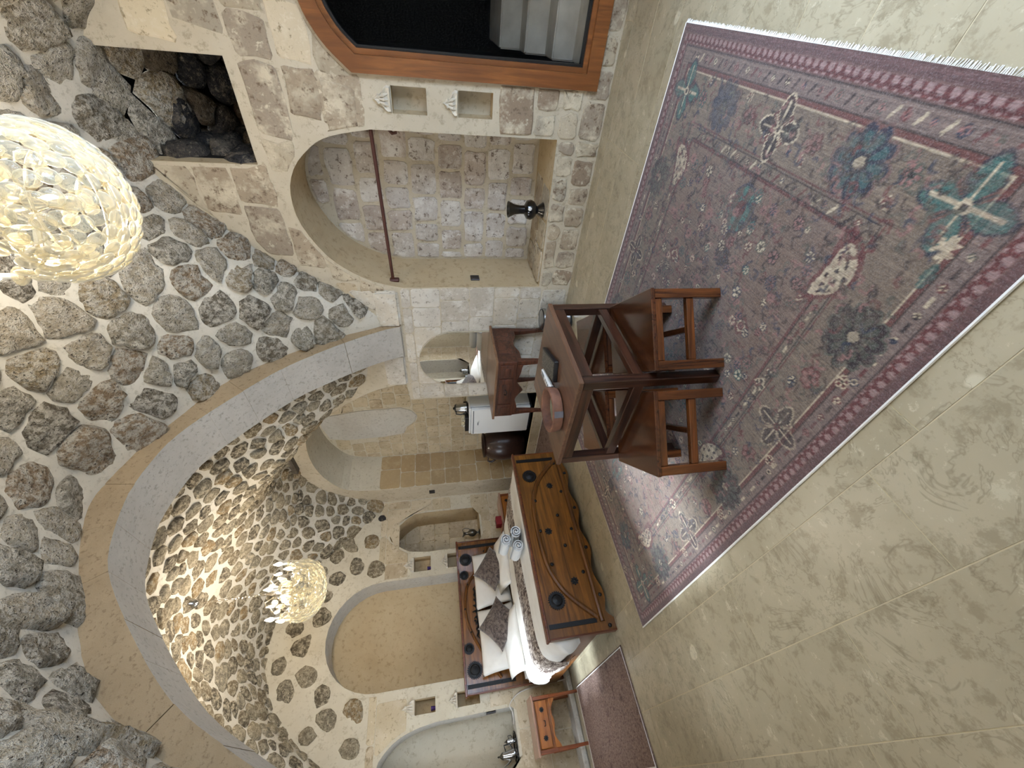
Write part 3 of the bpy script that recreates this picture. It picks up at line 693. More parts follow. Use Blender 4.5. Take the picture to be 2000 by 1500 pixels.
def window(name, pl, r, label, mull=1):
    e = tag(bpy.data.objects.new(name, None), label, 'window', None, 'structure'); link(e)
    a0, a1, b0, b1 = r; w_ = 0.06
    def bar(A0, A1, B0, B1, nm):
        mb = MB(); c0, c1 = pl.at(A0, B0, -0.16), pl.at(A1, B1, -0.10); lo, hi = np.minimum(c0, c1), np.maximum(c0, c1)
        mb.box(tuple((lo+hi)/2), tuple(hi-lo)); return mb.build(nm, M['wood_door'], e, bevel=0.004)
    bar(a0, a0+w_, b0, b1, 'frame_stile'); bar(a1-w_, a1, b0, b1, 'frame_stile'); bar(a0, a1, b0, b0+w_, 'frame_rail'); bar(a0, a1, b1-w_, b1, 'frame_rail')
    c = (a0+a1)/2; bar(c-w_/2, c+w_/2, b0, b1, 'mullion')
    for s0, s1 in ((a0+w_, c-w_/2), (c+w_/2, a1-w_)):
        mesh_obj('pane', [pl.at(s0, b0+w_, -.13), pl.at(s1, b0+w_, -.13), pl.at(s1, b1-w_, -.13), pl.at(s0, b1-w_, -.13)], [(0,1,2,3)], M['window_glass'], e)
    return e
window('window_1', PC, WIN1, 'wood framed window in the left wall beside the rug')
window('window_2', PC, WIN2, 'wood framed window in the left wall beside the bed')
window('window_3', PF, WIN3, 'wood framed glass door in the wall behind the photographer')
# ---- transverse arch
half = [(0,3.265),(.22,3.235),(.48,3.15),(.81,2.90),(1.14,2.59),(1.34,2.31),(1.51,2.03),(1.62,1.80),(1.665,SPRING)]
hc_ = [tuple(q) for q in catmull(half, 5)]
curve = [(1.65+a, z) for a, z in reversed(hc_)]+[(1.65-a, z) for a, z in hc_[1:]]
curve = [(XA+0.02, SPRING)]+curve+[(-0.27, SPRING-0.05), (-0.27, 0.0)]
arch = empty('trim_1', (0, 0, 0), 'broad plastered stone arch spanning the room between the two vaults', 'arch', kind='structure')
C2 = np.array(curve); n = len(C2); ext = []
for i in range(n):
    e = C2[min(i+1, n-1)]-C2[max(i-1, 0)]; e /= np.linalg.norm(e)+1e-9; ext.append(C2[i]+np.array([e[1]*-1, e[0]])*-0.42)
ext = np.array(ext)
if ext[n//2][1] < C2[n//2][1]: ext = 2*C2-ext
seglen = np.concatenate([[0], np.cumsum(np.linalg.norm(np.diff(C2, axis=0), axis=1))])
def on_arch(t_): return np.array([np.interp(t_, seglen, C2[:, 0]), np.interp(t_, seglen, C2[:, 1])]), np.array([np.interp(t_, seglen, ext[:, 0]), np.interp(t_, seglen, ext[:, 1])])
ta = 0.0
while ta < seglen[-1]-0.02:
    tb_ = min(ta+random.uniform(.26, .36), seglen[-1])
    if seglen[-1]-tb_ < .12: tb_ = seglen[-1]
    ss = np.linspace(ta+.0005, tb_-.0005, 5); off = random.gauss(0, .0012); V = []; fsoff = []; fface = []
    for y_ in (ARCH_Y0+random.uniform(-.003, .003), ARCH_Y1):
        for t_ in ss:
            a, b = on_arch(t_); V.append((a[0], y_, a[1]+off)); V.append((b[0], y_, b[1]))
    K = len(ss)*2
    for q in range(4):
        a = 2*q; fsoff.append((a, a+2, K+a+2, K+a)); fface += [(a, a+2, a+3, a+1), (K+a, K+a+2, K+a+3, K+a+1)]
    fface += [(0, 1, K+1, K), (8, 9, K+9, K+8)]
    vo_ = mesh_obj('voussoir', V, fsoff+fface, M['arch_soffit'], arch); vo_.data.materials.append(M['arch_face'])
    for q in range(4, 4+len(fface)): vo_.data.polygons[q].material_index = 1
    ta = tb_
# impost stones at the foot of the arch on the right wall, reaching to the deep niche
mb = MB(); mb.box((XA+0.02, 3.05, SPRING+0.12), (0.09, 0.44, 0.22)); mb.build('impost_block', M['ashlar_pale'], arch, bevel=0.02, seg=2)
mb = MB(); mb.box((XA-0.005, 2.26, SPRING+0.11), (0.05, 0.40, 0.22)); mb.build('impost_block', M['ashlar_pale'], arch, bevel=0.02, seg=2)
# ---- floor of long limestone slabs
floor = mesh_obj('floor', [(XC-.3,YF-.3,-0.0012),(XA+.1,YF-.3,-0.0012),(XA+.1,YB+.05,-0.0012),(XC-.3,YB+.05,-0.0012)], [(0,1,2,3)], M['grout'])
tag(floor, 'polished beige limestone slab floor with pale joints', 'floor', None, 'structure')
xs = [-0.40, -0.10, 0.20, 0.50, 0.80, 1.10, 1.40, 1.70, 2.00, 2.30, 2.60, 2.90, 3.20, 3.345]
for i in range(len(xs)-1):
    y = YF-random.uniform(0, .8) if i != 2 else YF-0.02
    if i == 2: lens = [0.96, 1.02, 0.95, 1.0, 0.98, 1.0, 1.1]
    k = 0
    while y < YB:
        L = (lens[k % len(lens)] if i == 2 else random.uniform(.85, 1.15)); k += 1
        y0, y1 = max(y, YF), min(y+L, YB); y += L
        if y1-y0 < 0.05: continue
        g = 0.0014; x0, x1 = xs[i]+g, xs[i+1]-g
        dz = random.uniform(-0.0004, 0.0004)
        b = 0.0006
        V = [(x0,y0+g,-.004),(x1,y0+g,-.004),(x1,y1-g,-.004),(x0,y1-g,-.004),(x0+b,y0+g+b,dz),(x1-b,y0+g+b,dz),(x1-b,y1-g-b,dz),(x0+b,y1-g-b,dz)]
        mesh_obj('slab', V, [(4,5,6,7),(0,1,5,4),(1,2,6,5),(2,3,7,6),(3,0,4,7)], M['floor_stone'], floor)
# raised floor of the deep niche
mb = MB(); mb.box((XA+0.33, 4.47, 0.055), (0.70, 1.94, 0.15)); o = mb.build('trim_2', M['ashlar_tan'], None, bevel=0.008); tag(o, 'raised stone floor step of the deep arched niche under fridge and jar', 'step', None, 'structure')
# ---- arched door in the right wall
door = empty('door_1', (XA, -0.10, 0.0), 'arched wooden door frame with dark glass at the picture edge', 'door', kind='structure')
def ring_strip(name, outer, inner, x0, x1, mat, parent, yoff):
    n = len(outer); V = []
    for x in (x0, x1):
        V += [(x-XA, a-yoff, b) for a, b in outer]+[(x-XA, a-yoff, b) for a, b in inner]
    F = []
    for i in range(n):
        j = (i+1) % n
        F += [(i, j, n+j, n+i), (2*n+i, 2*n+j, 3*n+j, 3*n+i), (i, j, 2*n+j, 2*n+i), (n+i, n+j, 3*n+j, 3*n+i)]
    mb = MB(); mb.add(V, F); return mb.build(name, mat, parent)
D1, D2, D3 = grow(DOOR, 0.008), grow(DOOR, -0.085), grow(DOOR, -0.115)
ring_strip('frame', D1, D2, XA-0.035, XA+0.06, M['wood_door'], door, -0.10)
ring_strip('inner_frame', D2, D3, XA-0.012, XA+0.05, M['wood_door'], door, -0.10)
ring_strip('gasket', D3, grow(DOOR, -0.13), XA+0.004, XA+0.04, M['black_plastic'], door, -0.10)
bm = bmesh.new(); fill_loops(bm, [grow(DOOR, -0.12)], lambda a, b: (0.03, a+0.10, b)); me = bpy.data.meshes.new('pane'); bm.to_mesh(me); bm.free(); me.materials.append(M['door_glass'])
link(bpy.data.objects.new('pane', me), door)
# stairwell beyond the glass, its darkness painted into the walls, with stone steps
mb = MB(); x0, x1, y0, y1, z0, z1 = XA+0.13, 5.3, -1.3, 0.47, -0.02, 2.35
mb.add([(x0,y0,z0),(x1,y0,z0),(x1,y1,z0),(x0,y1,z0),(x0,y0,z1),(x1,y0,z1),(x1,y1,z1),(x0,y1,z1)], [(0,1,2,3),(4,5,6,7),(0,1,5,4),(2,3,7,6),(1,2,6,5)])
tag(mb.build('wall_stairwell', M['cavity_shade']), 'stairwell seen through the glass door, shade painted into its walls', 'stairwell', None, 'structure')
st = empty('trim_3', (3.72, -0.4, 0), 'pale stone steps rising behind the glass door', 'steps', kind='structure')
for x_, z_ in ((3.54,.195),(3.75,.355),(3.99,.52),(4.22,.685)):
    mb = MB(); mb.box((x_-3.72+.35, 0, z_/2), (.70, 1.5, z_)); mb.build('step', M['step_stone'], st, bevel=0.010, seg=2)
# ---- carved leaf hoods over the small niches
LEAF = [(-.5,0),(-.52,.18),(-.42,.36),(-.28,.46),(-.16,.60),(-.20,.74),(-.09,.82),(0,1.0),(.09,.82),(.20,.74),(.16,.60),(.28,.46),(.42,.36),(.52,.18),(.5,0)]
def hood(pl, ac, b, wd, ht, parent):
    mb = MB(); P = [(ac+a*wd, b+q*ht) for a, q in LEAF]; c = (ac, b+ht*0.35); n = len(P)
    V = [pl.at(a, q, 0.0) for a, q in P]+[pl.at(c[0]+(a-c[0])*.86, c[1]+(q-c[1])*.86, 0.022) for a, q in P]+[pl.at(c[0]+(a-c[0])*.5, c[1]+(q-c[1])*.5, 0.010) for a, q in P]+[pl.at(c[0], c[1], 0.022)]
    F = [(i, (i+1) % n, n+(i+1) % n, n+i) for i in range(n)]+[(n+i, n+(i+1) % n, 2*n+(i+1) % n, 2*n+i) for i in range(n)]+[(2*n+i, 2*n+(i+1) % n, 3*n) for i in range(n)]
    mb.add(V, F)
    for sgn in (-1, 0, 1):      # raised lobes
        q0 = pl.at(ac+sgn*wd*.22, b+ht*.12, .012); q1 = pl.at(ac+sgn*wd*.10, b+ht*.62, .016)
        mb.tube([q0, (q0+q1)/2+pl.n*.006, q1], [.004, .012*wd/.16, .003], 6)
    mb.build('carved_hood', M['carved'], parent)
hood(PA, 0.592, 1.53, 0.15, 0.12, wall_right); hood(PA, 0.592, 1.085, 0.15, 0.10, wall_right)
for L, h_ in zip(NB_S, (.15, .10, .15, .10)):
    hood(PB, (L[0][0]+L[1][0])/2, L[2][1], (L[1][0]-L[0][0])*1.05, h_, wall_back)

# ================================================================== rugs
def make_rug():
    x0, x1, y0, y1 = 0.607, 2.505, 0.040, 3.073
    Wd, Lg = x1-x0, y1-y0; st = 0.0056
    nu, nv = int(Wd/st)+1, int(Lg/st)+1
    U, V = np.meshgrid(np.linspace(0, Wd, nu), np.linspace(0, Lg, nv), indexing='ij')
    lin = lambda *c: np.array(srgb(*c)[:3])
    teal, navy, red, cream, pink = lin(60,98,90), lin(48,52,66), lin(100,50,47), lin(196,176,146), lin(142,100,92)
    dark, olive, mauve, field, border = lin(50,38,36), lin(82,82,70), lin(112,84,76), lin(120,98,83), lin(120,102,85)
    C = np.empty((nu, nv, 3)); C[:] = field
    bl = lambda k: sum(np.sin(U*a+V*b+p)*w_ for a, b, p, w_ in [(9+k,5,1,.5),(23,-31+k,2,.3),(57,41,k,.2)])
    C += (bl(1)*0.012)[..., None]
    d = np.minimum(np.minimum(U, Wd-U), np.minimum(V, Lg-V))
    along = np.where(np.minimum(U, Wd-U) < np.minimum(V, Lg-V), V, U)
    def put(mask, c, a=1.0): C[mask] = C[mask]*(1-a)+c*a
    put(d < 0.415, border)
    put(d < 0.135, lin(122,102,92)); put(d < 0.078, mauve); put(d < 0.03, lin(102,74,70))
    sc = (d > 0.034) & (d < 0.072); ph = np.mod(along, 0.036)/0.036
    put(sc, red, .85); put(sc & (np.hypot((ph-.5)*.036, d-.046) < .012), lin(150,120,114)); put(sc & (d > .062) & (np.abs(ph-.5) > .3), lin(150,120,114))
    for a, b, c in [(.076,.084,dark),(.135,.142,dark),(.142,.160,red),(.160,.164,cream),(.345,.353,red),(.356,.360,dark),(.402,.408,dark),(.408,.418,red)]: put((d > a) & (d < b), c, .8)
    B0 = C.copy(); R2 = random.Random(5)
    def box(cu, cv, r):
        i0, i1 = max(int((cu-r)/st), 0), min(int((cu+r)/st)+2, nu); j0, j1 = max(int((cv-r)/st), 0), min(int((cv+r)/st)+2, nv)
        return (slice(i0, i1), slice(j0, j1))
    def blob(cu, cv, r, fn):
        s_ = box(cu, cv, r*1.4)
        if s_[0].start >= s_[0].stop or s_[1].start >= s_[1].stop: return
        u, v = U[s_]-cu, V[s_]-cv; sub = C[s_]; fn(u, v, np.hypot(u, v)/r, np.arctan2(v, u), sub)
    def flower(cu, cv, r, n, outer, inner, core, edge=None, rot=0.0):
        def fn(u, v, q, t, s_):
            rim = 0.72+0.28*np.abs(np.cos(n*(t-rot)/2))**0.6
            if edge is not None: s_[q < rim+0.10] = edge
            s_[q < rim] = outer
            m2 = (q < rim*0.80) & (np.abs(np.cos(n*(t-rot)/2)) > 0.55) & (q > 0.28); s_[m2] = inner
            s_[(q < 0.30)] = outer*0.7; s_[q < 0.18] = core
        blob(cu, cv, r, fn)
    def cross_flower(cu, cv, r, arm, fill, line, core):
        def fn(u, v, q, t, s_):
            k = np.abs(np.cos(2*t)); s_[(q < 0.62)] = fill
            lobes = (q < 0.55+0.45*k**3) & (k > 0.45); s_[(q < 0.64+0.45*k**3) & (k > 0.33)] = line; s_[lobes] = arm
            s_[(np.minimum(np.abs(u), np.abs(v)) < r*.035) & (q < .85)] = cream; s_[(np.abs(np.abs(u)-np.abs(v)) < r*.05) & (q < .55)] = line*0.8
            s_[q < 0.16] = core; s_[q < 0.08] = dark
        blob(cu, cv, r, fn)
    def paisley(cu, cv, r, body, rim, ang):
        def fn(u, v, q, t, s_):
            a, b = u*math.cos(ang)+v*math.sin(ang), -u*math.sin(ang)+v*math.cos(ang); b = b+0.45*a*a/r
            e = np.hypot(a/(r), b/(r*0.48*np.clip(1-0.35*a/r, .3, 2)))
            s_[e < 1.0] = rim; s_[e < 0.74] = body
            s_[(e < .6) & (np.sin(a/r*14)*np.sin(b/r*22) > .55)] = dark; s_[np.hypot(a+.45*r, b) < .07*r] = dark
        blob(cu, cv, r*1.1, fn)
    def eye(cu, cv, r):
        def fn(u, v, q, t, s_):
            e = np.abs(u)/r+np.abs(v)/(r*.8); s_[e < 1.15] = red; s_[e < .75] = cream; s_[q < .36] = red; s_[q < .2] = pink; s_[q < .1] = dark
        blob(cu, cv, r, fn)
    def stroke(pts, w_, c, a=.75):
        P = catmull(pts, 8)
        for p in P:
            s_ = box(p[0], p[1], w_*1.3); u, v = U[s_]-p[0], V[s_]-p[1]; mk = np.hypot(u, v) < w_; sub = C[s_]; sub[mk] = sub[mk]*(1-a)+c*a
    # small motifs in the narrow bands
    for dist, stp, r in ((.110, .085, .013), (.381, .075, .012)):
        for side in range(4):
            Ln = (Lg if side < 2 else Wd); k = dist+.05
            while k < Ln-dist-.04:
                cu, cv = [(dist, k), (Wd-dist, k), (k, dist), (k, Lg-dist)][side]
                flower(cu, cv, r*R2.uniform(.8, 1.3), 4, R2.choice([navy, red, dark, olive]), R2.choice([cream, pink]), dark)
                s2 = .5*stp
                a = (cu, cv+s2-.012) if side < 2 else (cu+s2-.012, cv-.012); b = (cu, cv+s2+.012) if side < 2 else (cu+s2+.006, cv+.014)
                stroke([a, b], .0055, R2.choice([red, dark, cream]), .8); k += stp
    # great flowers of the wide border
    bd = .25
    for vv, flip in ((bd-.005, 0), (Lg-bd, 1)):
        cross_flower(.208 if not flip else .208, vv, .118, teal, red*.8+mauve*.2, navy*.7, cream); cross_flower(Wd-.208, vv, .118, teal, red*.8+mauve*.2, navy*.7, cream)
        flower(.55, vv, .105, 10, navy*.85, teal*.6+navy*.4, cream*.7, mauve); flower(1.332, vv, .10, 10, navy*.8, navy*1.1+.02, olive, mauve)
        cross_flower(.947, vv, .105, dark, red, cream, cream)
        for k in (.38, .75, 1.14, 1.52): flower(k, vv+R2.uniform(-.05, .05), .036, 6, R2.choice([olive, teal*.7, red*.7]), pink, dark); flower(k+R2.uniform(-.05, .05), vv+R2.choice([-.06, .06]), .02, 5, cream*.85, red, dark)
    for uu in (.208, Wd-.208):
        for i, vv in enumerate(np.arange(.65, Lg-.45, .445)):
            [lambda: flower(uu, vv, .100, 11, dark*1.1, olive*.8, cream*.6, olive*1.1), lambda: cross_flower(uu, vv, .10, dark*1.2, mauve, cream*.8, red)][i % 2]()
            flower(uu+R2.uniform(-.03, .03), vv+.20, .042, 6, R2.choice([teal, navy, red]), pink, dark); flower(uu-.07, vv+.13, .024, 5, cream, red, dark); flower(uu+.07, vv+.26, .022, 5, navy, cream, dark)
            stroke([(uu-.03, vv+.1), (uu+.03, vv+.16), (uu-.03, vv+.24), (uu+.02, vv+.32)], .004, olive*.8, .7)
    blob(.175, .335, .035, lambda u, v, q, t, s_: s_.__setitem__((np.abs(np.sin(3*t))*.6+.35 > q), cream)); blob(.16, .41, .04, lambda u, v, q, t, s_: s_.__setitem__(np.hypot(u/.015, v/.038) < 1, teal*.8))
    # field: vines, paisleys, lanterns, eyes
    for row in range(3):
        vb = .54+row*.98
        for cu, kind in ((.386, 'p'), (.948, 'b'), (1.512, 'p')):
            if not (.45 < vb < Lg-.45): continue
            if kind == 'p': paisley(cu, vb, .135, cream, red, (1.35 if cu < 1 else 1.8)+row*PI)
            else:
                def fn(u, v, q, t, s_):
                    e = np.hypot(u/.085, v/.10); s_[e < 1] = navy; s_[(e < .9)] = olive*.9; s_[(e < .9) & (np.sin(u/.085*9) > .2)] = teal*1.2; s_[e < .35] = red*.8
                    s_[(np.abs(u) < .012) & (np.abs(v) < .14) & (e > 1)] = dark
                blob(cu, vb, .15, fn); flower(cu-.02, vb+.20, .05, 8, navy*.8, dark, olive, mauve*.8)
        for cu in (.62, 1.27): eye(cu, vb+.37, .052)
        flower(.38, vb+.49, .03, 4, cream, dark, red); flower(.95, vb+.62, .06, 8, navy, pink, cream, mauve)
    for k in range(4):
        uu = .50+k*.30; stroke([(uu+.05*math.sin(j*1.1+k), .46+j*.16) for j in range(14)], .0042, R2.choice([olive*.7, dark, red*.8]), .6)
    for _ in range(2600):
        cu, cv = R2.uniform(.17, Wd-.17), R2.uniform(.17, Lg-.17); a = R2.uniform(0, 6.28); k = R2.uniform(.012, .03)
        stroke([(cu, cv), (cu+k*math.cos(a), cv+k*math.sin(a)), (cu+1.6*k*math.cos(a+.8), cv+1.6*k*math.sin(a+.8))], R2.uniform(.0042, .006), R2.choice([dark, dark, olive, red, navy, pink]), .42)
    for _ in range(380):
        cu, cv = R2.uniform(.45, Wd-.45), R2.uniform(.46, Lg-.46); flower(cu, cv, R2.uniform(.012, .03), R2.choice([5, 6, 8]), R2.choice([navy, red*.9, olive, pink, dark, teal*.8]), R2.choice([pink, cream, mauve]), dark)
    for _ in range(90):
        cu, cv, a = R2.uniform(.43, Wd-.43), R2.uniform(.45, Lg-.45), R2.uniform(0, 6.28); stroke([(cu, cv), (cu+.03*math.cos(a), cv+.03*math.sin(a)), (cu+.05*math.cos(a+.7), cv+.05*math.sin(a+.7))], .0035, R2.choice([dark, olive, red]), .6)
    wear = np.clip(.22+.16*np.sin(U*61+3*np.sin(V*17))*np.sin(V*43+2*np.sin(U*23))+.12*np.sin(U*11)*np.sin(V*7)+rng.normal(0, .10, (nu, nv)), 0, .8)
    C = C*(1-wear[..., None])+B0*wear[..., None]
    C *= np.clip(1+rng.normal(0, .10, (nu, nv, 1))+.10*np.repeat(rng.normal(0, 1, (1, nv, 1)), nu, 0)*(rng.random((nu, nv, 1)) < .8), .5, 1.6); C = np.clip(C, .006, 1)
    Z = np.full((nu, nv), .0070)+.0008*np.sin(U*7)*np.sin(V*5)
    co = np.stack([U-Wd/2, V-Lg/2, Z], -1).reshape(-1, 3)
    idx = np.arange(nu*nv).reshape(nu, nv); q = np.stack([idx[:-1, :-1], idx[1:, :-1], idx[1:, 1:], idx[:-1, 1:]], -1).reshape(-1, 4)
    me = bpy.data.meshes.new('rug'); me.vertices.add(len(co)); me.vertices.foreach_set('co', co.astype(np.float32).ravel())
    me.loops.add(q.size); me.loops.foreach_set('vertex_index', q.astype(np.int32).ravel())
    me.polygons.add(len(q)); me.polygons.foreach_set('loop_start', np.arange(0, q.size, 4, dtype=np.int32)); me.polygons.foreach_set('loop_total', np.full(len(q), 4, np.int32))
    me.update(calc_edges=True)
    at = me.attributes.new('col', 'FLOAT_COLOR', 'POINT'); at.data.foreach_set('color', np.concatenate([C, np.ones((nu, nv, 1))], -1).astype(np.float32).ravel())
    me.materials.append(M['rug_weave']); o = link(bpy.data.objects.new('patterned_rug', me)); o.location = ((x0+x1)/2, (y0+y1)/2, 0)
    tag(o, 'large faded mauve rug with flowered borders under table and stools', 'rug')
    mb = MB(); hw, hl = Wd/2, Lg/2
    for sg in (-1, 1): MB().tube([(sg*hw, -hl, .005), (sg*hw, hl, .005)], .005, 6).build('selvedge', M['linen'], o)
    mb = MB()
    for sg in (-1, 1):
        for k in range(330):
            x = -hw+Wd*(k+.5)/330; L = .013+R2.uniform(-.003, .004); dx = R2.uniform(-.004, .004)
            mb.add([(x-.0017, sg*hl, .006), (x+.0017, sg*hl, .006), (x+dx+.0015, sg*(hl+L), .0015), (x+dx-.0015, sg*(hl+L), .0015), (x, sg*hl, .009), (x+dx, sg*(hl+L), .003)], [(0,1,2,3),(0,4,5,3),(1,4,5,2)])
    f = mb.build('fringe', M['linen'], o); f['kind'] = 'stuff'
make_rug()
def bedside_rug(x0, x1, y0, y1, label):
    mb = MB(); mb.box(((x0+x1)/2, (y0+y1)/2, .004), (x1-x0, y1-y0, .008))
    global ORG; ORG = ((x0+x1)/2, (y0+y1)/2, 0)
    o = mb.build('bedside_rug', M['runner_rug'], None, bevel=.003); o.location = ORG; tag(o, label, 'rug', 'bedside rugs')
    b = MB(); z = .009; P = [(x0+.012,y0+.012,z),(x1-.012,y0+.012,z),(x1-.012,y1-.012,z),(x0+.012,y1-.012,z)]; b.tube(P, .004, 6, closed=True); b.build('edge_binding', M['linen'], o); ORG = None
bedside_rug(-0.10, 0.625, 3.63, 5.395, 'plain mauve runner rug on the floor before the nightstand')
bedside_rug(2.60, 3.30, 3.85, 5.40, 'mauve runner rug between the bed and the deep niche')

# ================================================================== table and stools
def T(name, loc, label, cat, rz=0.0, group=None):
    global ORG
    ORG = Vector(loc) if rz == 0.0 else None
    return empty(name, loc, label, cat, rz, group)
def done():
    global ORG; ORG = None
tb = T('coffee_table', (1.485, 1.51, 0.0085), 'square dark brown open-frame table in the middle of the rug', 'table')
TH = .703; hw = .312
MB().box((1.485, 1.51, TH-.0125), (.626, .626, .025)).build('tabletop', M['wood_top'], tb, bevel=.004)
for sx in (-1, 1):
    for sy in (-1, 1):
        MB().box((1.485+sx*.285, 1.51+sy*.285, (TH-.025+.0085)/2), (.047, .047, TH-.025-.0085)).build('leg', M['wood_table_z'], tb, bevel=.003)
for s in (-1, 1):
    MB().box((1.485, 1.51+s*.288, TH-.0525), (.523, .036, .055)).build('top_rail', M['wood_table'], tb, bevel=.003)
    MB().box((1.485+s*.288, 1.51, TH-.0525), (.036, .523, .055)).build('top_rail', M['wood_table_y'], tb, bevel=.003)
    MB().box((1.485, 1.51+s*.285, .402), (.523, .036, .05)).build('lower_rail', M['wood_table'], tb, bevel=.003)
    MB().box((1.485+s*.285, 1.51, .402), (.036, .523, .05)).build('lower_rail', M['wood_table_y'], tb, bevel=.003)
done()
def make_stool(wd, dp, h=.352):
    e = empty('stool', (0, 0, 0), '', 'stool', -PI/4, 'wooden stools round the table')
    z0 = 0.0
    MB().box((0, 0, h-.0105), (wd, dp, .021)).build('seat', M['wood_stool_y'], e, bevel=.004)
    lx, ly = wd/2-.024, dp/2-.026; lg = .042
    for sx in (-1, 1):
        for sy in (-1, 1): MB().box((sx*lx, sy*ly, (h-.021)/2), (lg, lg, h-.021)).build('leg', M['wood_stool_z'], e, bevel=.003)
    for s in (-1, 1):
        MB().box((0, s*ly, h-.04), (2*lx-lg, .03, .038)).build('apron', M['wood_stool'], e, bevel=.003)
        MB().box((s*lx, 0, h-.04), (.03, 2*ly-lg, .038)).build('apron', M['wood_stool_y'], e, bevel=.003)
        MB().box((0, s*ly, .155), (2*lx-lg, .028, .036)).build('stretcher', M['wood_stool'], e, bevel=.003)
    MB().box((0, 0, .155), (.028, 2*ly-.03, .03)).build('stretcher', M['wood_stool_y'], e, bevel=.003)
    return e
r2_ = 1/math.sqrt(2)
def put_stool(o, s, t, label): o.location = ((t+s)*r2_, (t-s)*r2_, .0085); o['label'] = label
s0 = make_stool(.372, .45); put_stool(s0, .205, 1.645+.225, 'brown wooden stool nearest the door, its seat half under the table')
st2 = make_stool(.39, .41); put_stool(st2, -.265, 1.665+.205, 'brown wooden stool nearest the bare floor, left of the table leg')
st3 = copy_tree(s0); put_stool(st3, .215, 2.19+.225, 'brown wooden stool behind the table on the desk side')
st4 = copy_tree(st2); put_stool(st4, -.270, 2.21+.205, 'brown wooden stool behind the table on the bed side')
# things on the table
rz_t = math.radians(-47)
e = empty('flat_box', (1.555, 1.425, TH), 'flat black printed box lying on the table', 'box', math.radians(21))
MB().box((0, 0, .011), (.24, .115, .022)).build('body', M['black_plastic'], e, bevel=.003)
MB().box((0, 0, .0225), (.225, .10, .002)).build('printed_cover', M['tray_print'], e)
e = empty('remote_control', (1.535, 1.528, TH), 'white remote control lying beside the black box', 'remote control', math.radians(10))
MB().box((0, 0, .0125), (.20, .046, .025)).build('shell', M['white_plastic'], e, bevel=.008, seg=3, smooth=True)
for k in range(3): MB().box((-.05+.026*k, 0, .0255), (.012, .014, .003)).build('button', M['grey_plastic'], e, bevel=.001)
MB().box((.055, 0, .0255), (.05, .028, .002)).build('display', M['grey_plastic'], e)
e = T('clay_ashtray', (1.335, 1.545, TH), 'round terracotta clay dish with a grey band on the table', 'dish')
MB().lathe([(.095,0),(.112,.006),(.118,.03),(.119,.055),(.112,.060),(.103,.056),(.098,.03),(.09,.014),(.0,.012)], (1.335,1.545,TH), 36).build('dish', M['terracotta'], e, smooth=True)
for a0 in (3.75, 5.6, 1.6):
    mb = MB(); V = []
    for i in range(9):
        a = a0+(i-4)*.035; r = .1200
        for z in (.006, .052): V.append((1.335+r*math.cos(a)*(0.985 if z < .01 else 1), 1.545+r*math.sin(a)*(0.985 if z < .01 else 1), TH+z))
    mb.add(V, [(2*i, 2*i+2, 2*i+3, 2*i+1) for i in range(8)]); mb.build('painted_band', M['grey_band'], e, smooth=True)
MB().lathe([(.0,.0),(.088,.0),(.09,.004),(.04,.008),(.0,.007)], (1.335,1.545,TH+.0125), 24).build('sand', M['ash_sand'], e, smooth=True)
done()

# ================================================================== desk and mirror, bin
dk = T('writing_desk', (3.05, 2.895, 0), 'carved dark wood desk with drawers under the arched mirror', 'desk')
dx0, dx1, dy0, dy1, dh = 2.785, 3.335, 2.50, 3.29, .778
MB().box(((dx0+dx1)/2-.005, 2.895, dh-.012), (dx1-dx0+.03, dy1-dy0+.03, .024)).build('desktop', M['wood_desk_top'], dk, bevel=.005)
bz0, bz1 = .565, dh-.024
for yy in (dy0+.02, dy1-.02):
    sd = MB().box(((dx0+dx1)/2, yy, (bz0+bz1)/2), (dx1-dx0-.02, .025, bz1-bz0)).build('side_panel', M['wood_desk'], dk, bevel=.003)
    sg = -1 if yy < 2.9 else 1
    MB().box(((dx0+dx1)/2+.01, yy+sg*.0135, (bz0+bz1)/2+.005), (.32, .006, .13)).build('raised_panel', M['wood_desk'], sd, bevel=.003)
    n = 14; x_a, x_b = dx0+.03, dx1-.03
    P = [(x_a, bz0+.01), (x_b, bz0+.01)]+[(x_b+(x_a-x_b)*i/n, bz0-.055+.045*abs(math.sin(i/n*PI))+.012*math.cos(i/n*4*PI)) for i in range(n+1)]
    MB().prism(P, (0, yy-.011, 0), (1,0,0), (0,0,1), (0,.022,0)).build('side_apron', M['wood_desk'], dk)
MB().box((dx1-.02, 2.895, (bz0+bz1)/2), (.02, dy1-dy0-.04, bz1-bz0)).build('back_panel', M['wood_desk'], dk)
ff = MB().box((dx0+.012, 2.895, (bz0+bz1)/2), (.024, dy1-dy0-.02, bz1-bz0)).build('front_frame', M['wood_desk'], dk, bevel=.003)
for y0_, y1_, big in ((dy0+.04, dy0+.20, 0), (dy0+.225, dy1-.225, 1), (dy1-.20, dy1-.04, 0)):
    dw = MB().box((dx0-.004, (y0_+y1_)/2, (bz0+bz1)/2+.004), (.014, y1_-y0_, .135)).build('drawer', M['wood_desk'], dk, bevel=.004)
    MB().box((dx0-.013, (y0_+y1_)/2, (bz0+bz1)/2+.004), (.008, (y1_-y0_)*.62, .075)).build('raised_field', M['wood_desk'], dw, bevel=.004)
    if big: MB().tube([(dx0-.018, 2.86, .672), (dx0-.034, 2.87, .658), (dx0-.036, 2.895, .652), (dx0-.034, 2.92, .658), (dx0-.018, 2.93, .672)], .005, 8).build('pull', M['iron'], dw, smooth=True)
n = 24; ya, yb = dy0+.05, dy1-.05
P = [(ya, bz0+.01), (yb, bz0+.01)]+[(yb+(ya-yb)*i/n, bz0-.07+.05*abs(math.sin(i/n*2*PI))+.012*math.cos(i/n*6*PI)) for i in range(n+1)]
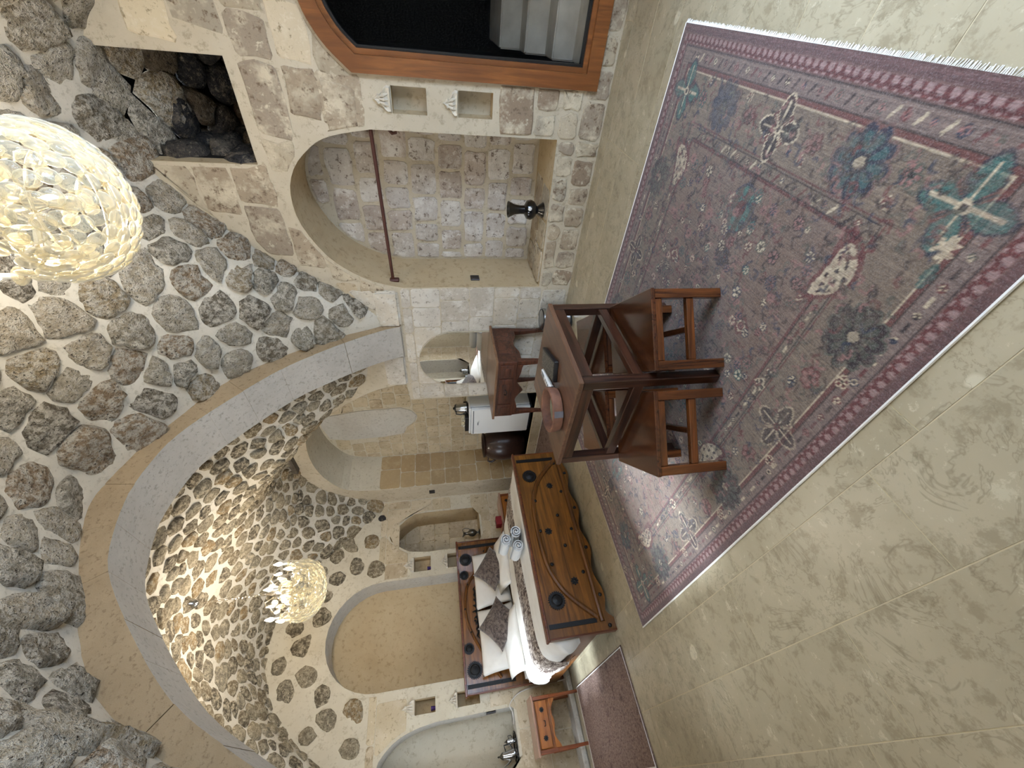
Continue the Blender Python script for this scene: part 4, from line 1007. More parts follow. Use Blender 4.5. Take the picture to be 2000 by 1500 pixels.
MB().prism(P, (dx0+.002, 0, 0), (0,1,0), (0,0,1), (.02,0,0)).build('front_apron', M['wood_desk'], dk)
for xx in (dx0+.03, dx1-.03):
    for yy in (dy0+.035, dy1-.035):
        sg = 1 if yy > 2.9 else -1; sx = -1 if xx < 3 else 1
        mb = MB(); prof = [(.0,.05),(.08,.032),(.18,.028),(.30,.036),(.42,.046),(.50,.052),(.58,.056)]
        V = []; F = []
        for z, w_ in prof:
            off = .016*math.cos(z/.58*PI*1.3); cx_, cy_ = xx+sx*off*.5, yy+sg*off*.3
            V += [(cx_-w_/2, cy_-w_/2, z), (cx_+w_/2, cy_-w_/2, z), (cx_+w_/2, cy_+w_/2, z), (cx_-w_/2, cy_+w_/2, z)]
        for i in range(len(prof)-1):
            for k in range(4): F.append((4*i+k, 4*i+(k+1) % 4, 4*i+4+(k+1) % 4, 4*i+4+k))
        F += [(3,2,1,0), tuple(4*(len(prof)-1)+k for k in range(4))]
        mb.add(V, F).build('leg', M['wood_desk'], dk, bevel=.003)
done()
mr = T('arched_mirror', (XA-.012, 2.91, dh), 'arched frameless wall mirror standing behind the desk', 'mirror')
mp = [(2.55, dh+.002), (3.28, dh+.002)]+[(2.915+.365*math.cos(PI*i/24), 1.15+.365*math.sin(PI*i/24)) for i in range(25)]
mp = [(2.55, dh+.002), (3.28, dh+.002)]+[(2.915+.365*math.cos(PI*i/24), 1.145+.365*math.sin(PI*i/24)) for i in range(0, 25)]
MB().prism(mp, (XA-.020, 0, 0), (0,1,0), (0,0,1), (-.006,0,0)).build('glass', M['mirror'], mr)
MB().prism([tuple(q) for q in grow(mp, .006)], (XA-.006, 0, 0), (0,1,0), (0,0,1), (-.013,0,0)).build('backing', M['mortar'], mr)
done()
e = T('pedal_bin', (3.17, 2.30, 0), 'small round steel pedal bin standing before the pale pier', 'bin')
bc = (3.17, 2.30)
MB().lathe([(.108,.0),(.112,.012),(.112,.018)], (*bc, 0), 32).build('foot_ring', M['rubber'], e, smooth=True)
MB().lathe([(.104,.018),(.104,.255)], (*bc, 0), 32).build('body', M['steel'], e, smooth=True)
ld = MB().lathe([(.108,.255),(.110,.262),(.108,.278),(.09,.288),(.0,.292)], (*bc, 0), 32).build('lid', M['steel'], e, smooth=True)
MB().tube([(bc[0]+.1*math.cos(a), bc[1]+.1*math.sin(a), .283) for a in np.linspace(0, 2*PI, 28, endpoint=False)], .006, 6, closed=True).build('rim', M['black_plastic'], ld, smooth=True)
MB().box((bc[0]-.11, bc[1]-.02, .015), (.045, .04, .012)).build('pedal', M['black_plastic'], e, bevel=.003)
MB().box((bc[0]-.085, bc[1]+.075, .23), (.03, .03, .07)).build('hinge', M['chrome'], e, bevel=.006)
done()
# ================================================================== fridge, tray, kettle, jar
fr = T('mini_fridge', (3.65, 4.10, .13), 'white mini fridge standing in the deep niche beside the desk', 'fridge')
fx0, fx1, fy0, fy1, fz0, fz1 = 3.40, 3.90, 3.85, 4.345, .13, .96
MB().box(((fx0+fx1)/2+.03, (fy0+fy1)/2, fz0+.03+(fz1-.022-fz0-.03)/2), (fx1-fx0-.06, fy1-fy0, fz1-.022-fz0-.03)).build('cabinet', M['white_enamel'], fr, bevel=.006, seg=2)
MB().box(((fx0+fx1)/2+.012, (fy0+fy1)/2, fz1-.011), (fx1-fx0-.02, fy1-fy0+.004, .022)).build('top', M['white_enamel'], fr, bevel=.004)
d_ = MB().box((fx0+.025, (fy0+fy1)/2, fz0+.03+(fz1-.028-fz0-.03)/2), (.05, fy1-fy0, fz1-.028-fz0-.03)).build('door', M['white_enamel'], fr, bevel=.008, seg=2)
MB().box((fx0-.001, (fy0+fy1)/2, fz1-.055), (.006, fy1-fy0-.04, .012)).build('grip', M['grey_plastic'], d_, bevel=.002)
MB().box((fx0-.001, 4.13, fz1-.115), (.004, .045, .012)).build('badge', M['grey_plastic'], d_)
MB().box(((fx0+fx1)/2, (fy0+fy1)/2, fz0+.017), (fx1-fx0-.04, fy1-fy0-.03, .028)).build('plinth', M['rubber'], fr)
done()
e = T('serving_tray', (3.60, 4.20, .96), 'black tray with cups on top of the white fridge', 'tray')
mb = MB(); mb.box((3.60, 4.19, .964), (.30, .26, .008)); tr_ = mb.build('base', M['black_plastic'], e, bevel=.003)
for a, b, c, d in ((3.45,4.19,.012,.26),(3.75,4.19,.012,.26),(3.60,4.06,.30,.012),(3.60,4.32,.30,.012)): MB().box((a, b, .985), (c, d, .05)).build('rim', M['black_plastic'], e, bevel=.003)
done()
for i, (cx_, cy_) in enumerate(((3.53, 4.14), (3.53, 4.25))):
    e = T('cup', (cx_, cy_, .969), ('clear glass cup on the fridge tray, on the kettle side' if i == 0 else 'clear glass cup on the fridge tray, on the jar side'), 'cup', group='cups on the fridge tray')
    MB().lathe([(.028,0),(.034,.004),(.038,.04),(.04,.085),(.037,.085),(.035,.04),(.03,.01),(.0,.008)], (cx_, cy_, .969), 20).build('bowl', M['crystal'], e, smooth=True)
    MB().tube([(cx_-.037, cy_, 1.042), (cx_-.062, cy_, 1.036), (cx_-.064, cy_, 1.004), (cx_-.036, cy_, .992)], .004, 8).build('handle', M['chrome'], e, smooth=True); done()
e = T('electric_kettle', (3.55, 3.965, .96), 'chrome electric kettle on the fridge beside the wall edge', 'kettle')
MB().lathe([(.07,0),(.072,.02),(.068,.025)], (3.55,3.965,.96), 28).build('base', M['black_plastic'], e, smooth=True)
MB().lathe([(.066,.025),(.068,.06),(.06,.13),(.052,.165)], (3.55,3.965,.96), 28).build('body', M['chrome'], e, smooth=True)
MB().lathe([(.052,.165),(.05,.175),(.02,.185),(.012,.20),(.0,.202)], (3.55,3.965,.96), 24).build('lid', M['black_plastic'], e, smooth=True)
MB().tube([(3.50,3.965,1.12), (3.455,3.965,1.125), (3.44,3.965,1.07), (3.455,3.965,1.01), (3.485,3.965,1.0)], .009, 8).build('handle', M['black_plastic'], e, smooth=True)
MB().tube([(3.595,3.965,1.09), (3.625,3.965,1.12)], [.018,.01], 8).build('spout', M['chrome'], e, smooth=True); done()
e = T('storage_jar', (3.585, 4.86, .13), 'big dark brown glazed jar between the fridge and bed', 'jar')
MB().lathe([(.0,0),(.165,.0),(.175,.01),(.205,.09),(.235,.20),(.245,.30),(.235,.40),(.205,.50),(.175,.55),(.165,.565),(.18,.585),(.182,.60),(.168,.605),(.15,.59),(.16,.55),(.19,.48),(.0,.46)], (3.585,4.86,.13), 40).build('body', M['pot_glaze'], e, smooth=True)
for a in (2.3, 5.4):
    c_, s_ = math.cos(a), math.sin(a); MB().tube([(3.585+c_*.19,4.86+s_*.19,.66), (3.585+c_*.245,4.86+s_*.245,.665), (3.585+c_*.26,4.86+s_*.26,.61), (3.585+c_*.23,4.86+s_*.23,.55)], .014, 8).build('handle', M['pot_glaze'], e, smooth=True)
done()

# ================================================================== bed
BX0, BX1, BF, BH = .73, 2.484, 3.60, 5.71
bed = T('double_bed', (1.607, 4.65, 0), 'honey brown wooden double bed with iron gear ornaments and white bedding', 'bed')
bxc = (BX0+BX1)/2
def gear(x, y, z, r, teeth, parent, t=.018):
    mb = MB(); n = teeth*4; P = []
    for i in range(n):
        rr = r if (i % 4) in (1, 2) else r*.87
        a = 2*PI*i/n; P.append((x+rr*math.cos(a), z+rr*math.sin(a)))
    mb.prism(P, (0, y, 0), (1,0,0), (0,0,1), (0,-t*.6,0))
    mb.lathe([(r*.66,-.0),(r*.66,t*.8),(r*.55,t*1.15),(r*.50,t*.9),(r*.2,t*1.2),(.001,t*1.35)], (x, y, z), 24, 'Y')
    return mb.build('gear_disc', M['iron'], parent)
def boss(x, y, z, r, parent, petals=True):
    mb = MB()
    if petals:
        n = 32; P = [(x+r*(.82+.18*math.cos(8*2*PI*i/n))*math.cos(2*PI*i/n), z+r*(.82+.18*math.cos(8*2*PI*i/n))*math.sin(2*PI*i/n)) for i in range(n)]
        mb.prism(P, (0, y, 0), (1,0,0), (0,0,1), (0,-.006,0)); mb.lathe([(r*.4,.004),(r*.35,.012),(.001,.016)], (x, y, z), 12, 'Y')
    else: mb.lathe([(r,.0),(r*.8,.008),(.001,.012)], (x, y, z), 10, 'Y')
    return mb.build('flower_boss' if petals else 'nail_head', M['iron'], parent)
# footboard
fb_t = .05; yf = BF
nS = 60; bot = []
for i in range(nS+1):
    s = i/nS; x = BX0+(BX1-BX0)*s; e_ = min(s, 1-s)*(BX1-BX0)
    z = .0 if e_ < .10 else .018+.05*min(1, (e_-.10)/.05)*(0.55+.45*math.cos((x-bxc)*PI*2/.40))
    bot.append((x, z))
panel = bot+[(BX1, .565), (BX0, .565)]
fb = MB().prism(panel, (0, yf+fb_t, 0), (1,0,0), (0,0,1), (0,-fb_t,0)).build('footboard', M['wood_bed'], bed)
MB().box((bxc, yf+fb_t/2, .575), (BX1-BX0+.03, fb_t+.03, .022)).build('cap_rail', M['wood_bed_edge'], fb, bevel=.005)
for s in (-1, 1): MB().box((bxc+s*(BX1-BX0)/2, yf+fb_t/2, .2825), (.012, fb_t+.012, .565)).build('end_stile', M['wood_bed_edge'], fb, bevel=.003)
arcf = catmull([(2.38,.135),(2.18,.335),(2.02,.425),(1.885,.462),(1.74,.474),(1.607,.478),(1.47,.474),(1.33,.462),(1.19,.425),(1.03,.335),(.835,.135)], 5)
MB().tube([(p[0], yf-.002, p[1]) for p in arcf], .023, 8).build('arched_moulding', M['wood_bed_x'], fb, smooth=True)
MB().tube([(BX0+.07, yf-.002, .105), (BX1-.07, yf-.002, .105)], .022, 8).build('straight_moulding', M['wood_bed_x'], fb, smooth=True)
for x in (BX0+.085, BX1-.085): MB().box((x, yf-.003, .35), (.035, .008, .40)).build('iron_strap', M['iron'], fb)
for x in (1.002, 2.207): gear(x, yf, .442, .074, 24, fb)
for x, z in ((2.076,.255),(1.60,.375),(1.135,.248)): boss(x, yf, z, .036, fb)
for x, z in ((2.34,.148),(1.917,.44),(1.294,.415),(.855,.155),(1.607,.455),(2.0,.15),(1.6,.15),(1.2,.15),(1.0,.06),(1.41,.06),(1.81,.06),(2.21,.06),(.765,.05),(2.44,.05),(1.75,.25),(1.45,.25)): boss(x, yf-(.014 if abs(z-.44) < .04 else 0), z, .0165, fb, False)
# headboard
hbp = [(.765, .0), (2.525, .0), (2.525, 1.19), (.765, 1.19)]
hb = MB().prism(hbp, (0, BH+.05, 0), (1,0,0), (0,0,1), (0,-.05,0)).build('headboard', M['wood_bed'], bed)
MB().box((1.645, BH+.025, 1.20), (1.80, .085, .025)).build('cap_rail', M['wood_bed_edge'], hb, bevel=.005)
for x in (.765, 2.525): MB().box((x, BH+.02, .595), (.014, .075, 1.19)).build('end_stile', M['wood_bed_edge'], hb, bevel=.003)
arch_h = catmull([(2.42,.78),(2.30,.84),(2.118,.957),(1.941,1.085),(1.78,1.13),(1.647,1.142),(1.52,1.13),(1.379,1.085),(1.177,.985),(.98,.85),(.87,.78)], 5)
MB().tube([(p[0], BH-.002, p[1]) for p in arch_h], .018, 8).build('arched_moulding', M['wood_bed_x'], hb, smooth=True)
for x in (.835, 2.45): MB().box((x, BH-.003, .90), (.04, .008, .56)).build('iron_strap', M['iron'], hb)
for x in (.835, 2.45):
    for z in (.66, .78, .95, 1.14): boss(x, BH-.006, z, .007, hb, False)
gear(2.275, BH, 1.09, .088, 28, hb); gear(.986, BH, 1.082, .092, 28, hb); gear(2.069, BH, 1.125, .062, 22, hb); gear(1.21, BH, 1.13, .064, 22, hb)
for x, z in ((1.941,1.09),(1.647,1.145),(1.379,1.09),(.94,.83),(2.36,.83),(1.5,1.03)): boss(x, BH-.012, z, .013, hb, False)
mb = MB()                                         # openwork iron crest half hidden by the pillows
for k in range(9):
    a = (k-4)*.045; mb.tube([(1.60+a, BH-.02, .97), (1.60+a*1.5, BH-.035, 1.02), (1.60+a*1.7, BH-.02, 1.055-abs(a)*.35)], [.016,.013,.005], 6)
mb.box((1.60, BH-.012, .985), (.40, .02, .05)); cr_ = mb.build('iron_crest', M['iron'], hb)
for s in (-1, 1): MB().box((bxc+s*(.86), (BF+BH)/2+.02, .235), (.03, BH-BF-.06, .17)).build('side_rail', M['wood_bed_x'], bed, bevel=.004)
# mattress and duvet
MB().box((bxc, (BF+BH)/2+.02, .40), (1.68, BH-BF-.08, .24)).build('mattress', M['linen'], bed, bevel=.04, seg=3, smooth=True)
def drape(name, y0, y1, off, mat, parent, drop_l, drop_r, seg_y, wav, z_top=.568, zl=None, thin=.0):
    """cloth over the mattress: cross-section in x, swept along y"""
    xl, xr = BX0-.035, BX1+.02
    sec = [(xl+.005, z_top-drop_l), (xl-.018, z_top-drop_l*.7), (xl-.012, z_top-drop_l*.38), (xl+.01, z_top-.05), (xl+.06, z_top-.012), (xl+.18, z_top+.008), (xl+.5, z_top+.018), (bxc, z_top+.024), (xr-.5, z_top+.018), (xr-.18, z_top+.008), (xr-.06, z_top-.012), (xr-.01, z_top-.05), (xr+.012, z_top-drop_r*.5), (xr, z_top-drop_r)]
    sec = catmull(sec, 3); n = len(sec); cen = np.array([bxc, z_top-.2]); V = []; F = []
    nrm = []
    for i in range(n):
        e_ = np.array(sec[min(i+1, n-1)])-np.array(sec[max(i-1, 0)]); e_ /= np.linalg.norm(e_); q = np.array([-e_[1], e_[0]])
        if q@(np.array(sec[i])-cen) < 0: q = -q
        nrm.append(q)
    for j in range(seg_y+1):
        t = j/seg_y; y = y0+(y1-y0)*t
        edge = min(t, 1-t); fall = -.03*max(0, 1-edge/.06)**2 if not zl else 0
        for i in range(n):
            s = i/(n-1); bl_ = .045*max(0, 1-(y-3.65)/.35)*math.exp(-((s-.10)/.07)**2) if y < 4.0 and not thin else 0.0
            q = np.array(sec[i])+nrm[i]*(off+bl_+wav*math.sin(y*23+s*9)*math.cos(s*31+y*7)*(1.0 if .12 < s < .88 else 2.2))
            V.append((q[0], y+(.02*math.sin(s*14) if thin else 0), q[1]+(fall if .15 < s < .85 else fall*.4)))
    for j in range(seg_y):
        for i in range(n-1): F.append((j*n+i, j*n+i+1, (j+1)*n+i+1, (j+1)*n+i))
    if not thin: F.append(tuple(range(n-1, -1, -1)))
    return mesh_obj(name, [(a-(ORG[0] if ORG else 0), b-(ORG[1] if ORG else 0), c-(ORG[2] if ORG else 0)) for a, b, c in V], F, mat, parent, True)
drape('duvet', BF+fb_t+.008, 5.25, 0.0, M['linen'], bed, .24, .22, 46, .0035)
done()
# throw across the bed
ORG = Vector((1.607, 4.4, .56)); th = drape('bed_throw', 4.12, 4.62, .010, M['throw'], None, .30, .26, 20, .0035, thin=1.0); ORG = None
th.location = (1.607, 4.4, .56); tag(th, 'brown and cream patterned throw laid across the bed', 'throw')
# pillows
def pillow_mesh(name, wd, ht, tk, mat, label, cat, loc, rot, group=None, pinch=.10):
    n = 22; V = []; F = []
    for side in (1, -1):
        for i in range(n+1):
            for j in range(n+1):
                u, v = -1+2*i/n, -1+2*j/n
                t = (max(0, 1-abs(u)**2.6)**.55)*(max(0, 1-abs(v)**2.6)**.55)
                x = u*wd/2*(1-pinch*(1-abs(v)**2)*abs(u)**3*.5-.0); y = v*ht/2*(1-pinch*(1-abs(u)**2)*abs(v)**3*.5)
                z = side*t*tk/2+.004*math.sin(u*7+v*5)*t
                V.append((x, y, z))
    m_ = (n+1)*(n+1)
    for i in range(n):
        for j in range(n):
            a = i*(n+1)+j; F.append((a, a+n+1, a+n+2, a+1)); F.append((m_+a, m_+a+1, m_+a+n+2, m_+a+n+1))
    o = mesh_obj(name, V, F, mat, None, True)
    bm = bmesh.new(); bm.from_mesh(o.data); bmesh.ops.remove_doubles(bm, verts=bm.verts, dist=1e-5); bmesh.ops.recalc_face_normals(bm, faces=bm.faces); bm.to_mesh(o.data); bm.free()
    o.location = loc; o.rotation_euler = rot
    return tag(o, label, cat, group)
lean = math.radians(66)
pillow_mesh('pillow', .70, .48, .15, M['linen'], 'white pillow against the headboard on the jar side of the bed', 'pillow', (1.94, 5.54, .785), (lean, 0, 0), 'white pillows')
pillow_mesh('pillow', .70, .48, .15, M['linen'], 'white pillow against the headboard on the nightstand side', 'pillow', (1.24, 5.53, .78), (lean, 0, math.radians(2)), 'white pillows')
pillow_mesh('pillow', .66, .44, .13, M['linen'], 'white pillow lying flat in front, on the nightstand side', 'pillow', (1.12, 5.24, .645), (math.radians(14), 0, 0), 'white pillows')
pillow_mesh('pillow', .66, .44, .13, M['linen'], 'white pillow lying flat in front, on the jar side', 'pillow', (2.00, 5.25, .645), (math.radians(14), 0, 0), 'white pillows')
def cushion(x, y, z, label, tw):
    o = pillow_mesh('cushion', .41, .41, .12, M['cushion'], label, 'cushion', (x, y, z), (0, 0, 0), 'brown patterned cushions', .22)
    o.rotation_euler = (Matrix.Rotation(tw, 3, 'Z') @ Matrix.Rotation(math.radians(58), 3, 'X') @ Matrix.Rotation(PI/4, 3, 'Z')).to_euler(); return o
cushion(1.97, 5.31, .775, 'brown velvet cushion set on its point, nearer the pitcher niche', .06)
cushion(1.325, 5.27, .775, 'brown velvet cushion set on its point, nearer the nightstand', -.05)
# rolled towels
def towel(x, y, z, L, r, rz, label):
    e = empty('rolled_towel', (x, y, z), label, 'towel', rz, 'rolled towels on the bed')
    P = []; nt = 2.3
    for i in range(60):
        a = i/59*nt*2*PI; rr = .012+(r-.012)*i/59; P.append((rr*math.cos(a), rr*math.sin(a)))
    q = []
    for i in range(60):
        a = i/59*nt*2*PI; rr = .012+(r-.012)*i/59-.017; q.append((max(rr, .002)*math.cos(a), max(rr, .002)*math.sin(a)))
    V = []; F = []; segs = 6
    for k in range(segs+1):
        y_ = -L/2+L*k/segs; sc = 1-.10*(abs(2*k/segs-1)**6)
        V += [(a*sc, y_, b*sc) for a, b in P]
    for k in range(segs):
        for i in range(59): F.append((k*60+i, k*60+i+1, (k+1)*60+i+1, (k+1)*60+i))
    b0 = len(V)
    V += [(a, -L/2-.004, b) for a, b in q]+[(a, L/2+.004, b) for a, b in q]
    for i in range(59):
        F.append((i, i+1, b0+i+1, b0+i)); F.append((segs*60+i, segs*60+i+1, b0+60+i+1, b0+60+i))
    mesh_obj('roll', V, F, M['terry'], e, True)
    MB().lathe([(r*.78,-L/2+.03),(r*.78,L/2-.03)], (0,0,0), 20, 'Y').build('inner_roll', M['terry'], e, smooth=True)
tw_rz = math.radians(-4)
towel(1.585, 3.93, .652, .34, .062, tw_rz, 'white rolled towel on the bed, lower one toward the nightstand')
towel(1.725, 3.93, .652, .34, .062, tw_rz, 'white rolled towel on the bed, lower one toward the jar')
towel(1.655, 3.93, .760, .34, .062, tw_rz, 'white rolled towel on top of the other two on the bed')
# ================================================================== nightstands
def nightstand(x0, x1, yfr, label):
    xc = (x0+x1)/2; e = T('nightstand', (xc, yfr+.16, 0), label, 'nightstand', group='nightstands beside the bed'); dpt = .31; zt = .535
    MB().box((xc, yfr+dpt/2-.005, zt-.011), (x1-x0+.03, dpt+.03, .022)).build('top', M['wood_night_lit_top'], e, bevel=.004)
    MB().box((xc, yfr+dpt/2+.008, .42), (x1-x0-.02, dpt-.02, .185)).build('body', M['wood_night'], e, bevel=.003)
    for xx in (x0+.018, x1-.018):
        MB().box((xx, yfr+.012, .42), (.036, .03, .185)).build('front_stile', M['wood_night_z'], e, bevel=.003)
        for yy in (yfr+.02, yfr+dpt-.02):
            zb = .06 if yy > YB-.24 else 0.0
            MB().box((xx, yy, (.33+zb)/2), (.034, .034, .33-zb), taper=.8).build('leg', M['wood_night_z'], e, bevel=.003)
    dw = MB().box((xc, yfr-.003, .435), (x1-x0-.085, .018, .125)).build('drawer', M['wood_night'], e, bevel=.005)
    for s in (-1, 1): boss(xc+s*.115, yfr-.012, .435, .026, dw)
    MB().tube([(xc-.022, yfr-.012, .428), (xc-.02, yfr-.03, .418), (xc+.02, yfr-.03, .418), (xc+.022, yfr-.012, .428)], .004, 6).build('pull', M['iron'], dw)
    n = 20; P = [(x0+.035, .345), (x1-.035, .345)]+[(x1-.035+(x0-x1+.07)*i/n, .33-.035*(1-math.sin(i/n*PI))-.014*math.cos(i/n*4*PI)) for i in range(n+1)]
    MB().prism(P, (0, yfr+.002, 0), (1,0,0), (0,0,1), (0,.018,0)).build('apron', M['wood_night'], e); done(); return e
nightstand(.135, .605, 5.40, 'orange brown nightstand with flower bosses under the kettle niche')
nightstand(2.60, 3.07, 5.42, 'nightstand half hidden behind the bed, under the pitcher niche')
e = T('tissue_box', (2.62, 5.56, .535), 'small red box on the nightstand behind the bed', 'box')
MB().box((2.70, 5.56, .575), (.13, .12, .08)).build('carton', M['red_box'], e, bevel=.004); MB().lathe([(.03,.0),(.034,.002),(.02,.006)], (2.70,5.56,.615), 14).build('slot', M['black_plastic'], e); done()
# ================================================================== small things in the niches
e = T('pewter_pitcher', (2.77, YB+.16, .83), 'slender pewter pitcher standing in the pointed niche', 'pitcher'); pc = (2.77, YB+.16, .83)
MB().lathe([(.042,0),(.044,.006),(.016,.02),(.013,.045),(.03,.06),(.05,.085),(.056,.12),(.045,.155),(.024,.18),(.018,.205),(.022,.23),(.034,.25),(.030,.252),(.0,.235)], pc, 24).build('body', M['pewter'], e, smooth=True)
MB().tube([(pc[0]+.02,pc[1],pc[2]+.245), (pc[0]+.065,pc[1],pc[2]+.262), (pc[0]+.085,pc[1],pc[2]+.225), (pc[0]+.075,pc[1],pc[2]+.17), (pc[0]+.045,pc[1],pc[2]+.13)], .005, 8).build('handle', M['pewter'], e, smooth=True)
MB().tube([(pc[0]-.015,pc[1],pc[2]+.235), (pc[0]-.04,pc[1],pc[2]+.258), (pc[0]-.052,pc[1],pc[2]+.268)], [.016,.010,.004], 8).build('spout', M['pewter'], e, smooth=True); done()
e = T('black_vase', (3.50, 1.36, .332), 'glossy black waisted vase on the sill of the arched niche', 'vase'); vc = (3.50, 1.36, .332)
MB().lathe([(.062,0),(.064,.006),(.038,.045),(.032,.055),(.07,.085),(.083,.115),(.074,.148),(.036,.172),(.036,.21),(.044,.26),(.070,.312),(.064,.314),(.036,.25),(.0,.24)], vc, 32).build('body', M['black_gloss'], e, smooth=True)
MB().lathe([(.017,0),(.013,.006),(.001,.008)], (vc[0]-.075, vc[1]-.035, vc[2]+.135), 12, 'X').build('white_dot', M['white_plastic'], e, smooth=True); done()  # small white disc on the bulge of the vase
e = T('iron_rod', (XA+.08, 1.39, 1.69), 'rusty iron rod spanning the arched niche', 'rod')
MB().tube([(XA+.05, .785, 1.695), (XA+.10, 1.995, 1.685)], .014, 10).build('bar', M['iron_rust'], e, smooth=True)
MB().box((XA+.10, 2.008, 1.672), (.055, .03, .085)).build('bracket', M['iron_rust'], e, bevel=.008); done()
e = T('iron_hook', (XA+.16, .79, 1.56), 'curved rusty iron hook beside the niche rod', 'hook')
MB().tube([(XA+.14,.782,1.61), (XA+.14,.80,1.58), (XA+.14,.825,1.555), (XA+.14,.82,1.53), (XA+.14,.79,1.525)], [.008,.011,.012,.011,.007], 8).build('claw', M['iron_rust'], e, smooth=True); MB().box((XA+.14,.781,1.565), (.03,.008,.10)).build('plate', M['iron_rust'], e, bevel=.002); done()
def plate(name, c, dims, label, slots):
    e = T(name, c, label, 'switch' if 'switch' in name else 'socket')
    MB().box(c, dims).build('plate', M['switch_plate'], e, bevel=.003)
    for q in slots: MB().box((c[0]+q[0], c[1]+q[1], c[2]+q[2]), q[3]).build('insert', M['black_plastic'], e, bevel=.001)
    done()
plate('wall_socket', (3.50, 2.024, .92), (.085, .012, .085), 'dark wall socket on the inner side of the arched niche', [(0,-.006,0,(.05,.004,.05))])
plate('wall_switch', (XA-.006, 5.62, 1.52), (.012, .085, .085), 'dark light switch on the pale strip between deep niche and corner', [(-.006,-.02,0,(.004,.03,.06)), (-.006,.02,0,(.004,.03,.06))])
plate('wall_socket', (.585, YB+.05, .935), (.012, .08, .11), 'dark wall socket inside the kettle niche', [(-.006,0,0,(.004,.05,.05))])
for i, (x, z) in enumerate(((2.262, 1.57), (.705, 1.55))):
    e = T('tealight_cup', (x, YB+.04, z), ('purple glass cup in the upper small niche on the pitcher side' if i == 0 else 'purple glass cup in the upper small niche on the nightstand side'), 'cup', group='purple glass cups')
    MB().lathe([(.016,0),(.02,.004),(.024,.05),(.021,.05),(.016,.01),(.0,.008)], (x+.02, YB+.05, z), 16).build('cup', M['purple_glass'], e, smooth=True)
    MB().lathe([(.014,.008),(.014,.03),(.001,.032)], (x+.02, YB+.05, z), 12).build('candle', M['white_plastic'], e, smooth=True); done()
kx, ky, kz = .24, YB+.20, .68
e = T('serving_tray', (kx, ky, kz), 'black scalloped round tray in the niche above the nightstand', 'tray')
P = [(kx+.155*(1+.04*math.cos(18*a))*math.cos(a), ky+.135*(1+.04*math.cos(18*a))*math.sin(a)) for a in np.linspace(0, 2*PI, 72, endpoint=False)]
MB().prism(P, (0,0,kz), (1,0,0), (0,1,0), (0,0,.012)).build('disc', M['black_gloss'], e); MB().tube([(a, b, kz+.014) for a, b in P], .007, 6, closed=True).build('rim', M['black_gloss'], e, smooth=True); done()
def coffee_pot(x, y, z, k, label):
    e = T('coffee_pot', (x, y, z), label, 'coffee pot', group='silver pots on the niche tray')
    MB().lathe([(.05*k,0),(.052*k,.006*k),(.046*k,.06*k),(.036*k,.13*k),(.034*k,.15*k)], (x,y,z), 24).build('body', M['chrome'], e, smooth=True)
    MB().lathe([(.036*k,.15*k),(.03*k,.165*k),(.012*k,.185*k),(.006*k,.195*k),(.01*k,.205*k),(.001,.214*k)], (x,y,z), 20).build('lid', M['pewter'], e, smooth=True)
    MB().tube([(x+.04*k,y,z+.12*k), (x+.085*k,y,z+.13*k), (x+.09*k,y,z+.07*k), (x+.05*k,y,z+.04*k)], .007*k, 8).build('handle', M['black_plastic'], e, smooth=True)
    MB().tube([(x-.04*k,y,z+.07*k), (x-.07*k,y,z+.11*k), (x-.085*k,y,z+.15*k)], [.014*k,.009*k,.006*k], 8).build('spout', M['chrome'], e, smooth=True); done()
coffee_pot(kx-.03, ky-.03, kz+.012, 1.0, 'tall silver coffee pot on the black tray in the niche')
coffee_pot(kx+.085, ky+.03, kz+.012, .55, 'small silver pot beside the tall one on the black tray')
mb = MB(); mb.tube(catmull([(.75,YB-.25,.02),(.74,YB-.10,.10),(.735,YB-.02,.45),(.70,YB-.012,.62),(.62,YB-.012,.72),(.56,YB+.02,.70),(.50,YB+.07,.69),(.46,YB+.14,.692)], 6), .006, 6)
o = mb.build('power_cable', M['cable_white'], None, smooth=True); tag(o, 'white power cable running up the wall from behind the bed to the niche', 'cable')
o = MB().box((-.02, YB+.02, 2.20), (.16, .26, .07)).build('beam_end', M['iron_rust'], None, bevel=.008); tag(o, 'dark red beam end in the wall above the kettle niche at the picture edge', 'beam')

